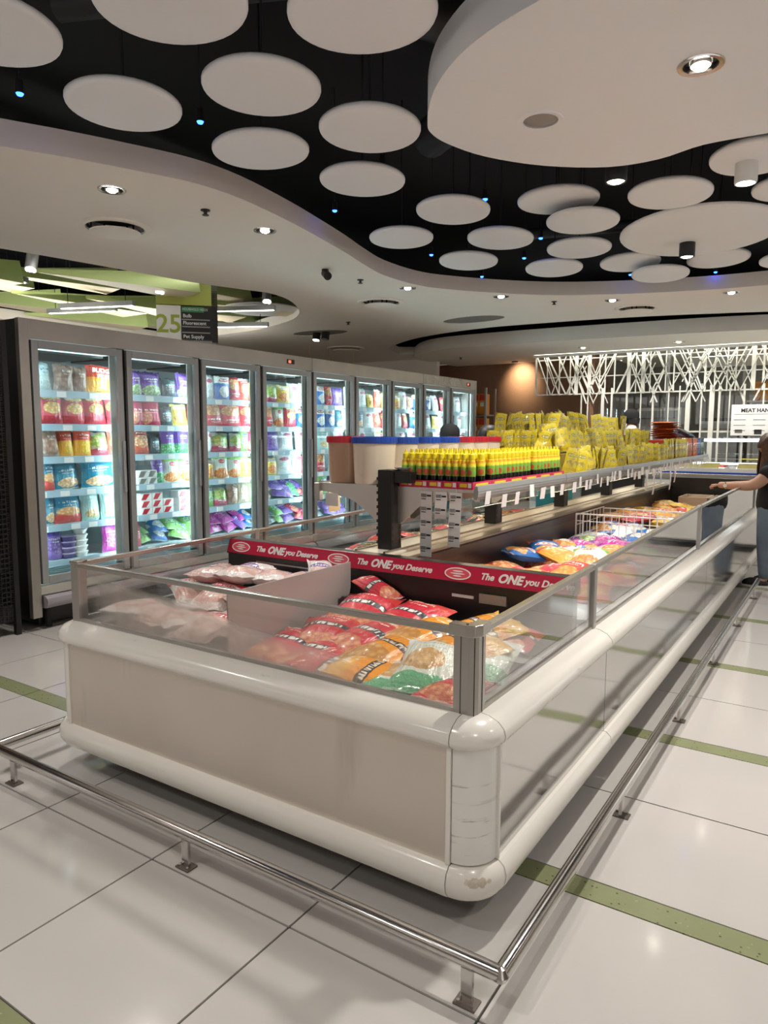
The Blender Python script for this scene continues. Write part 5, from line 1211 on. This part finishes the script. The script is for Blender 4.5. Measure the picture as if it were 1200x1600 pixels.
rk_cols = ['red pizza bag', 'white printed bag', 'orange cracker bag', 'red fries bag', 'yellow snack bag']
for i, z in enumerate((.45, .85, 1.22, 1.6)):
    MB().box(-5.40, -4.88, 1.84, 2.68, z, z+.015).build('shelf', BK, t)
    for k in range(3): bag(rk_cols[(i+k) % 5], .17, .24, .1, Tr(-4.98, 2.14+.17*k, z+.016) @ RZ(math.pi/2), '%s on the %s shelf of the black rack, %s along' % (rk_cols[(i+k) % 5], ORD[i], ORD[k]), 'bag', 'packs in the black mesh rack', 'snack_pack')
# orange cartons at the end of the aisle
t = TW('side_rack', 'narrow rack of orange cartons past the last freezer', 'rack', (-4.95, 10.2, 0))
for x in (-5.2, -4.72):
    for y in (10.05, 10.38): MB().box(x-.015, x+.015, y-.015, y+.015, 0, 2.1).build('upright', M['alu'], t)
for i, z in enumerate((.5, .95, 1.33, 1.70)): MB().box(-5.2, -4.72, 10.05, 10.38, z-.02, z).build('shelf', M['alu'], t)
for i, z in enumerate((1.33, 1.70)):
    for k in range(4):
        o = T('food_carton', 'orange food carton on the %s shelf past the last freezer, %s along' % (('lower', 'upper')[i], ORD[k]), 'carton', (-5.12+.11*k, 10.13, z), 0, 'orange cartons past the last freezer')
        MB().box(-.05, .05, -.06, .1, 0, .31).build('carton', M['carton_orange'], o, bevel=.003); MB().box(-.046, .046, -.0615, -.06, .21, .30).build('printed_top', M['carton_red'], o); MB().box(-.03, .03, -.0615, -.06, .12, .18).build('printed_label', M['paper'], o)

# ------------------------------------------------------------ service counters at the far end
t = TW('island_display', 'low glass-lidded display freezer with yellow and blue front band', 'freezer', (-1.8, 10.0, 0))
MB().box(-3.75, .6, 9.45, 10.7, .1, .86).build('body', M['white'], t, bevel=.02)
MB().box(-3.76, .61, 9.43, 9.46, .86, .93).build('front_band', M['alu'], t, bevel=.005); MB().box(-3.75, .6, 9.425, 9.432, .935, .955).build('blue_stripe', M['lid_blue'], t)
MB().box(-3.75, .6, 9.45, 9.5, .93, 1.0).build('front_ledge', M['white'], t)
for x in (-3.2, -1.9, -.6): MB().add([(x-.55, 9.52, 1.0), (x+.55, 9.52, 1.0), (x+.55, 9.66, 1.06), (x-.55, 9.66, 1.06)], [(0, 1, 2, 3)]).build('yellow_placard', M['yellow_pale'] if 'yellow_pale' in M else M.setdefault('yellow_pale', plain('placard_yellow', (.80, .68, .25), .5)), t)
MB().box(-3.74, .59, 9.5, 10.65, 1.07, 1.078).build('glass_top', M['glass'], t); MB().box(-3.74, .59, 9.7, 9.74, 1.04, 1.065).build('lamp_strip', M['case_lamp'], t); MB().box(-3.74, .59, 9.55, 10.6, .86, .98).build('stock_bed', M['paper'], t)
for k in range(12):
    mt = T('meat_tray', '%s tray in the low display freezer at the far end, %s along' % ('white' if k % 3 else 'red', ORD[k]), 'tray', (-3.4+.33*k, 9.97, .981), 0, 'trays in the low display freezer')
    MB().box(-.1, .1, -.22, .22, 0, .02).build('tray_base', M['white'], mt, bevel=.004); MB().box(-.09, .09, -.21, .21, .02, .04).build('contents', M['white'] if k % 3 else M['carton_red'], mt, bevel=.01)
t = TW('service_counter', 'white service counter with lit glass top and steel arm', 'counter', (-.6, 11.3, 0))
MB().box(-2.0, 2.2, 10.95, 11.7, 0, 1.02).build('body', M['white'], t, bevel=.02); MB().box(-2.0, 2.2, 10.9, 11.7, 1.02, 1.05).build('worktop', M['steel'], t)
MB().box(-2.05, 2.2, 10.85, 11.5, 1.325, 1.345).build('glass_top', M['glass'], t); MB().box(-2.05, 2.2, 10.84, 10.88, 1.31, 1.35).build('lamp_edge', M['case_lamp'], t)
for x in (-1.85, -.3, 1.3): MB().tube([(x, 10.95, 1.325), (x+.05, 10.98, 1.2), (x+.14, 11.02, 1.05)], .022, 8).build('steel_arm', M['chrome'], t, smooth=True)
tag(MB().box(-1.3, .4, 10.92, 11.2, 1.051, 1.07).build('cutting_board', M['yellow'], bevel=.005), 'long yellow cutting board on the far service counter', 'board')
tag(MB().lathe([(.11, 0), (.12, .01), (.12, .17), (.10, .18), (.10, .2), (.02, .21)], 20, (-.95, 11.38, 1.051)).build('canister', M['white'], smooth=True), 'white round canister on the far service counter', 'canister')
t = TW('notice_board', "white board headed MEAT HANDLER'S hanging on the lattice", 'sign', (-1.0, 11.93, 1.39))
MB().box(-1.56, -.5, 11.93, 11.95, 1.39, 1.85).build('board', M['paper'], t, bevel=.004)
o = inst('lettering', text_mesh("MEAT HANDLER'S", .075, 0, .0025, mat=M['ink']), t, Tr(-1.13, 11.928, 1.76) @ RX(math.pi/2))
for k in range(4):
    for j in range(3): MB().box(-1.52+.26*k, -1.36+.26*k, 11.927, 11.93, 1.62-.08*j, 1.63-.08*j).build('print_line', M['alu_grey'], t)
    MB().box(-1.5+.26*k, -1.4+.26*k, 11.927, 11.93, 1.43-.02*(k % 2), 1.48).build('print_picture', M['ink'] if k % 2 else M['room_dark'], t)
MB().box(-1.52, -.54, 11.927, 11.93, 1.705, 1.710).build('print_line', M['alu_grey'], t)

M['hall_fill_tube'] = emis('hall_fill_tube', (1, 1, .92), 38)
# ------------------------------------------------------------ aisle sign and green hall ceiling
sg = T('aisle_sign', 'hanging aisle 25 sign with lime cap and black listing panel', 'sign', (-5.97, 5.33, 2.385), R(47))
MB().box(-.31, .31, -.05, .05, .355, .60).build('lime_cap', M['sign_lime'], sg, bevel=.004)
MB().box(-.31, -.065, -.05, .05, 0, .348).build('number_panel', M['paper'], sg); MB().box(-.062, .25, -.05, .05, 0, .348).build('listing_panel', M['ink'], sg); MB().box(.25, .31, -.05, .05, -.02, .61).build('side_frame', M['black'], sg)
def stxt(s, x, z, size, m, al='LEFT', b=0): inst('lettering', text_mesh(s, size, 0, b, al, mat=m), sg, Tr(x, -.0515, z) @ RX(math.pi/2))
stxt('25', -.188, .15, .26, M['lime_text'], 'CENTER', .004)
MB().box(-.055, .17, -.053, -.05, .285, .338).build('heading_strip', M['sign_green'], sg)
inst('lettering', text_mesh('HOUSEHOLD NEEDS', .036, 0, 0, 'LEFT', mat=M['paper'], sx=.78), sg, Tr(-.05, -.0545, .312) @ RX(math.pi/2))
stxt('Bulb', -.045, .245, .05, M['paper'], 'LEFT', .001); stxt('Fluorescent', -.045, .172, .05, M['paper'], 'LEFT', .001); stxt('Pet Supply', -.045, .032, .05, M['paper'], 'LEFT', .001)
for z in (.208, .135, .075): MB().box(-.055, .23, -.0525, -.05, z-.006, z+.006).build('divider_line', M['alu_grey'], sg)
for x in (-.25, .25): MB().cyl((x, 0, .6), (x, 0, 1.35), .006, 6).build('hanger_rod', M['duct'], sg)
gq = random.Random(4); nb = 0
for i in range(6):
    for j in range(4):
        x = -6.1 - .85*j + gq.uniform(-.1, .1); y = 2.6 + 1.0*i + (.5 if j % 2 else 0) + gq.uniform(-.15, .15) + .25*j
        L, wd, h = gq.uniform(1.2, 1.7), gq.uniform(.16, .26), gq.uniform(.20, .30); nb += 1
        z = 2.80 + gq.uniform(0, .28)
        V = [(-L/2, 0, .03), (L/2, -wd, 0), (L/2, wd, .0), (L/2, -wd*.7, h), (L/2, wd*.7, h), (-L/2, 0, .06)]
        pm = MB(); pm.add(V, [(0, 2, 1)], 1); pm.add(V, [(0, 1, 3, 5), (1, 2, 4, 3), (2, 0, 5, 4), (5, 3, 4)], 0)
        o = pm.build('ceiling_baffle', [gq.choice([M['baf1'], M['baf1'], M['baf3']]), M['baf2']], None, loc=(x, y, z), rot=(0, 0, R(80)+gq.uniform(-.25, .25)))
        tag(o, 'angular lime green ceiling baffle beyond the freezers, %s of row %s' % (ORD[j], ('one', 'two', 'three', 'four', 'five', 'six', 'seven')[i]), 'ceiling baffle', 'lime ceiling baffles')
        for q in (-L*.3, L*.3): MB().cyl((q, 0, h*.5), (q, 0, 3.75-z), .003, 4).build('hanger_wire', M['duct'], o)
for i, (x, y, z, L, a) in enumerate([(-5.75, 4.6, 2.99, 2.4, 78), (-7.2, 3.9, 2.85, .9, 20), (-6.9, 4.9, 2.75, .9, 20), (-6.0, 6.1, 2.80, .9, 25), (-6.5, 6.6, 2.72, .8, 25), (-7.6, 5.2, 2.8, .9, 20), (-6.8, 3.2, 2.8, .9, 20)]):
    t = T('linear_lamp', 'slim linear lamp among the green baffles, %s of seven' % ORD[i], 'lamp', (x, y, z), R(a), 'linear lamps among the baffles')
    MB().box(-L/2, L/2, -.03, .03, 0, .05).build('housing', M['alu_grey'], t); MB().box(-L/2+.02, L/2-.02, -.012, .012, -.006, 0).build('tube', M['tube_lamp'], t)
    for q in (-L/2+.1, L/2-.1): MB().cyl((q, 0, .05), (q, 0, 3.75-z), .004, 5).build('hanger_rod', M['duct'], t)
for i, (x, y, lb) in enumerate([(-6.15, 3.75, 'grey spotlight among the green baffles near the picture edge'), (-6.0, 5.02, 'grey spotlight hanging in front of the aisle sign'), (-5.45, 6.0, 'spotlight at the rounded end of the ceiling cutout')]):
    t = T('ceiling_spotlight', lb, 'spotlight', (x, y, 2.86), 0)
    MB().cyl((0, 0, .12), (.05, -.06, -.04), .05, 14).build('housing', M['alu_grey'], t, smooth=True); MB().cyl((.05, -.06, -.041), (.0506, -.061, -.045), .042, 14).build('lens', M['lens'], t); MB().cyl((0, 0, .12), (0, 0, .89), .006, 6).build('stem', M['duct'], t)
hl = T('hall_fill_lamp', 'added upward lamp hidden behind the freezers, brightening the green baffles', 'lamp', (-7.4, 4.6, 2.2), R(90)); MB().box(-2.5, 2.5, -.05, .05, -.03, .0).build('housing', M['alu_grey'], hl); MB().box(-2.45, 2.45, -.04, .04, .0, .012).build('tube', M['hall_fill_tube'], hl)  # added upward glow, out of sight, that brightens the baffles
for q in (-2.2, 2.2): MB().cyl((q, 0, 0), (q, 0, 1.55), .004, 5).build('hanger_rod', M['duct'], hl)
t = T('ceiling_disc', 'cream disc in the far end of the ceiling cutout behind the aisle sign', 'ceiling disc', (-6.05, 6.55, 2.87)); MB().lathe([(.001, 0), (.42, 0), (.45, .012), (.45, .022), (.42, .03)], 36).build('panel', M['disc'], t, smooth=True); MB().cyl((0, 0, .03), (0, 0, .88), .006, 6).build('hanger_rod', M['duct'], t)
# three hanging orange ribbons above the far freezers
for i, y in enumerate((9.0, 9.5, 10.2)):
    tag(MB().box(-7.3, -7.29, y-.07, y+.07, 2.25, 2.55).box(-7.296, -7.294, y-.003, y+.003, 2.55, 2.8).build('orange_banner', M['carton_orange'] if i < 2 else M['yellow']), 'narrow %s hanging banner above the far freezers, %s along' % ('orange' if i < 2 else 'yellow', ORD[i]), 'banner')

# ------------------------------------------------------------ people
def skin_body(name, verts, edges, mat, parent, sub=2):
    me = bpy.data.meshes.new(name); me.from_pydata([v[:3] for v in verts], edges, []); me.materials.append(mat)
    o = bpy.data.objects.new(name, me); col.objects.link(o); o.parent = parent
    md = o.modifiers.new('skin', 'SKIN'); md.use_smooth_shade = True
    for sv, v in zip(me.skin_vertices[0].data, verts):
        sv.radius = (v[3], v[4] if len(v) > 4 else v[3]); sv.use_root = False
    me.skin_vertices[0].data[0].use_root = True
    s = o.modifiers.new('sub', 'SUBSURF'); s.levels = sub; s.render_levels = sub
    return o
def chain(*ids): return [(a, b) for a, b in zip(ids, ids[1:])]
def head(parent, c, r, yaw_, face=True, mat='skin', hair=None, hair_mat='hair_black', long_=False, capm=None):
    """head centred at c, facing local -y before the yaw; returns the child meshes"""
    H = bpy.data.objects
    m = MB()
    def hp(u, v):
        a = 2*math.pi*u; b_ = math.pi*(v-.5); x, y, z = math.cos(b_)*math.sin(a), -math.cos(b_)*math.cos(a), math.sin(b_)
        jaw = 1 - .22*max(0, -z)**1.2 * (1 if y < .3 else .6)
        nose = .16*math.exp(-((x/.12)**2 + ((z+.12)/.18)**2)) if y < 0 else 0
        eye = -.05*math.exp(-(((abs(x)-.34)/.14)**2 + ((z-.06)/.10)**2)) if y < 0 else 0
        mouth = .03*math.exp(-((x/.25)**2 + ((z+.48)/.06)**2)) if y < 0 else 0
        return (x*.78*r*jaw, y*.95*r*jaw - (nose+eye+mouth)*r, z*1.18*r)
    m.grid(hp, 28, 20)
    out = [m.build('head', M[mat], parent, loc=c, rot=(0, 0, yaw_), smooth=True, ang=80)]
    for s in (-1, 1):
        MB().lathe([(.001, -.02*r/.1), (.03*r/.1, -.012), (.034*r/.1, .012), (.001, .02*r/.1)], 10, cap=False, sx=.35, sy=.7).build('ear', M[mat], out[0], loc=(s*.78*r, .02, -.02), smooth=True)
        MB().lathe([(.001, -.010), (.008, -.006), (.010, 0), (.008, .006), (.001, .010)], 8, cap=False).build('eye', M['ink'], out[0], loc=(s*.33*r, -.86*r, .06*r), smooth=True)
    return out
# woman leaning over the long freezer
wm = T('person', 'woman with brown hair in black t-shirt and jeans reaching over the freezer', 'person', (-.65, 7.50, 0)); wm.scale = (.87, .87, .87)
# verts: pelvis, belly, chest, neckbase ; coordinates local to her feet, leaning towards -x
V = [(0.07, 0, .90, .11, .10), (0.09, 0, 1.02, .13, .11), (.09, 0, 1.18, .155, .12), (.08, 0, 1.30, .11, .09), (.06, 0, 1.37, .052), (.04, 0, 1.42, .05),
     (.07, -.17, 1.28, .070), (-.04, -.22, 1.13, .068), (-.12, -.20, 1.085, .062), (-.28, -.17, 1.08, .050), (-.40, -.15, 1.08, .036, .032), (-.46, -.145, 1.08, .042, .026),
     (.10, .17, 1.28, .060), (.14, .22, 1.03, .044), (.10, .24, .80, .034), (.08, .25, .72, .03, .02),
     (.05, -.085, .78, .075), (.03, -.10, .47, .062), (.05, -.10, .10, .042), (.0, -.11, .04, .036), (-.12, -.12, .03, .034),
     (.08, .085, .78, .075), (.10, .10, .47, .062), (.13, .10, .10, .042), (.08, .11, .04, .036), (-.04, .12, .03, .034)]
E2 = chain(0, 1, 2, 3, 4, 5) + chain(3, 6, 7, 8, 9, 10, 11) + chain(3, 12, 13, 14, 15) + chain(0, 16, 17, 18, 19, 20) + chain(0, 21, 22, 23, 24, 25)
skin_body('body', V, E2, M['skin'], wm)
def hand(parent, o, d, side, mat):
    d = Vector(d).normalized(); u = Vector((0, 0, 1)); l = d.cross(u).normalized()*side
    for k, (off, ln) in enumerate(((-.028, .062), (-.010, .072), (.009, .068), (.026, .054))):
        b = Vector(o) + l*off; P = [b, b+d*ln*.5-u*.006, b+d*ln*.75-u*.03, b+d*ln*.6-u*.05]
        MB().tube(P, [.0095, .009, .0085, .007], 8).build('finger', M[mat], parent, smooth=True)
    b = Vector(o) - d*.03 + l*-.034
    MB().tube([b, b+d*.03-l*.016-u*.012, b+d*.06-l*.006-u*.026], [.011, .010, .008], 8).build('thumb', M[mat], parent, smooth=True)
hand(wm, (-.475, -.145, 1.082), (-1, .1, 0), 1, 'skin')
TV = [(0.07, 0, .74, .22, .19), (0.08, 0, .95, .215, .185), (.09, 0, 1.18, .20, .165), (.08, 0, 1.30, .14, .12), (.06, 0, 1.36, .075), (.07, -.18, 1.28, .105), (-.02, -.22, 1.15, .105), (.10, .18, 1.28, .088), (.13, .21, 1.12, .078)]
skin_body('t_shirt', TV, chain(0, 1, 2, 3, 4) + chain(3, 5, 6) + chain(3, 7, 8), M['tee_black'], wm)
JV = [(0.07, 0, 1.0, .15, .13), (0.07, 0, .87, .19, .165), (.05, -.085, .74, .125), (.03, -.10, .47, .090), (.05, -.10, .07, .066), (.08, .085, .74, .108), (.10, .10, .47, .080), (.13, .10, .07, .066)]
skin_body('jeans', JV, chain(0, 1, 2, 3, 4) + chain(1, 5, 6, 7), M['denim'], wm)
for x, y in ((-.04, -.11), (.04, .11)):
    s_ = MB().grid(lambda u, v: (x-.0+.0, y, 0), 1, 1)
    sh = MB().lathe([(.001, .0), (.05, 0), (.052, .02), (.045, .05), (.025, .075), (.001, .08)], 16, cap=False, sx=2.5, sy=.95).build('shoe', M['ink'], wm, loc=(x, y, .018), smooth=True)
    MB().lathe([(.05, 0), (.056, 0), (.056, .02), (.05, .02)], 16, cap=False, sx=2.5, sy=.98).build('sole', M['paper'], sh, loc=(0, 0, -.018))
hd = head(wm, (0.02, 0, 1.50), .115, R(-75))
hm = MB()
def hair(u, v):
    a = math.pi*(.22 + 1.56*u) ; z = .135 - .44*v; rr = .118 if v > .3 else .118*math.sqrt(max(0, 1-((.3-v)/.3)**2))+.001
    wob = .008*math.sin(22*u)+.006*math.sin(9*v+13*u)
    return (math.sin(a)*(rr+wob)*.95, -math.cos(a)*(rr+wob)*1.1, z)
hm.grid(hair, 36, 18)
hm.lathe([(.001, .14), (.06, .128), (.10, .09), (.118, .03), (.12, -.02)], 24, cap=False, sx=.92, sy=1.02)
ho = hm.build('hair', M['hair_brown'], wm, loc=(0.025, 0, 1.50), rot=(0, 0, R(-75)), smooth=True, ang=80); sd = ho.modifiers.new('thick', 'SOLIDIFY'); sd.thickness = .012
wt = MB().tube([(.0, .040*math.cos(q), .034*math.sin(q)) for q in [2*math.pi*i/16 for i in range(16)]], .007, 6, closed=True).build('wrist_watch', M['chrome'], wm, loc=(-.375, -.155, 1.078))
MB().cyl((0, -.040, 0), (0, -.049, 0), .019, 14).build('watch_face', M['paper'], wt)
# heads and shoulders in the aisle behind the tubs, and the worker at the counter
def bust(name_label, loc, h, yaw_, top, cap_=True, hair_m='hair_black', scale=1.0):
    t = T('person', name_label, 'person', loc, yaw_)
    sh = h-.30
    V = [(0, 0, .90, .11, .09), (0, 0, 1.05*h/1.6, .13, .10), (0, 0, sh-.10, .17, .11), (0, 0, sh+.02, .10, .08), (0, 0, sh+.10, .052), (-.18, 0, sh-.02, .06), (-.23, -.02, sh-.30, .045), (-.20, -.16, sh-.48, .036), (.18, 0, sh-.02, .06), (.23, -.02, sh-.30, .045), (.20, -.16, sh-.48, .036),
         (-.085, 0, .80, .07), (-.09, 0, .45, .06), (-.09, 0, .06, .045), (-.09, -.12, .04, .04), (.085, 0, .80, .07), (.09, 0, .45, .06), (.09, 0, .06, .045), (.09, -.12, .04, .04)]
    skin_body('body', V, chain(0, 1, 2, 3, 4) + chain(3, 5, 6, 7) + chain(3, 8, 9, 10) + chain(0, 11, 12, 13, 14) + chain(0, 15, 16, 17, 18), M['skin'], t)
    skin_body('shirt', [(0, 0, .86, .165, .14), (0, 0, 1.05*h/1.6, .165, .13), (0, 0, sh-.10, .185, .13), (0, 0, sh+.02, .115, .10), (0, 0, sh+.06, .07), (-.19, 0, sh-.02, .082), (-.23, -.02, sh-.22, .07), (.19, 0, sh-.02, .082), (.23, -.02, sh-.22, .07)], chain(0, 1, 2, 3, 4) + chain(3, 5, 6) + chain(3, 7, 8), M[top], t)
    skin_body('trousers', [(0, 0, 1.0, .13, .11), (0, 0, .87, .155, .135), (-.085, 0, .74, .105), (-.09, 0, .45, .08), (-.09, 0, .08, .065), (.085, 0, .74, .105), (.09, 0, .45, .08), (.09, 0, .08, .065)], chain(0, 1, 2, 3, 4) + chain(1, 5, 6, 7), M['tee_black'], t)
    head(t, (0, -.01, h-.12), .10, 0)
    if cap_:
        MB().lathe([(.105, -.02), (.108, .02), (.10, .075), (.07, .115), (.03, .13), (.001, .132)], 22, cap=False, sy=1.1).build('cap', M['tee_black'], t, loc=(0, 0, h-.11), smooth=True)
        MB().lathe([(.001, 0), (.075, 0), (.08, .006), (.001, .012)], 18, cap=False, sy=.9).build('cap_peak', M['tee_black'], t, loc=(0, -.12, h-.115), smooth=True)
        MB().lathe([(.098, -.09), (.106, -.02), (.1, .0)], 20, cap=False, sy=1.05).build('hair', M[hair_m], t, loc=(0, .018, h-.12), smooth=True)
    else:
        MB().lathe([(.080, -.13), (.112, -.06), (.118, .02), (.105, .085), (.07, .125), (.03, .14), (.001, .142)], 22, cap=False, sy=1.08).build('hair', M[hair_m], t, loc=(0, .022, h-.12), smooth=True)
    return t
bust('person in a black cap standing behind the tubs in the freezer aisle', (-3.75, 7.07, 0), 1.50, R(160), 'tee_black')
bust('dark-haired person in navy behind the yellow packets in the freezer aisle', (-3.02, 6.55, 0), 1.48, R(175), 'tee_navy', False)
wk = bust('worker in black cap, dark mask and white top behind the far counter', (-2.95, 11.65, 0), 1.78, R(-70), 'coat_white')
MB().lathe([(.001, -.05), (.06, -.04), (.078, 0), (.07, .03)], 16, cap=False, sx=1.0, sy=.9).build('face_mask', M['tee_black'], wk, loc=(0, -.035, 1.63), smooth=True)

# ------------------------------------------------------------ unseen shelving, added to block low-angle light around the island
def blocker_shelf(x0, x1, y0, y1, face, label):
    t = TW('light_blocker_shelf', label, 'shelf rack', ((x0+x1)/2, (y0+y1)/2, 0), 'added unseen shelving that blocks low light')
    MB().box(x0, x1, y0, y1, .0, .16).build('plinth', M['alu_grey'], t)
    if face == 'y':
        MB().box(x0, x1, (y0+y1)/2-.02, (y0+y1)/2+.02, .16, 1.75).build('back_panel', M['ceil'], t)
        for z in (.5, .85, 1.2, 1.55): MB().box(x0, x1, y0+.02, y1-.02, z, z+.03).build('shelf_board', M['ceil'], t)
    else:
        MB().box((x0+x1)/2-.02, (x0+x1)/2+.02, y0, y1, .16, 1.75).build('back_panel', M['ceil'], t)
        for z in (.5, .85, 1.2, 1.55): MB().box(x0+.02, x1-.02, y0, y1, z, z+.03).build('shelf_board', M['ceil'], t)
blocker_shelf(-7.0, 3.0, -3.0, -2.3, 'y', 'added unseen shelf behind the photographer, blocking low light')
blocker_shelf(4.2, 4.9, -1.5, 11.0, 'x', 'added unseen shelf across the walkway, blocking low light')
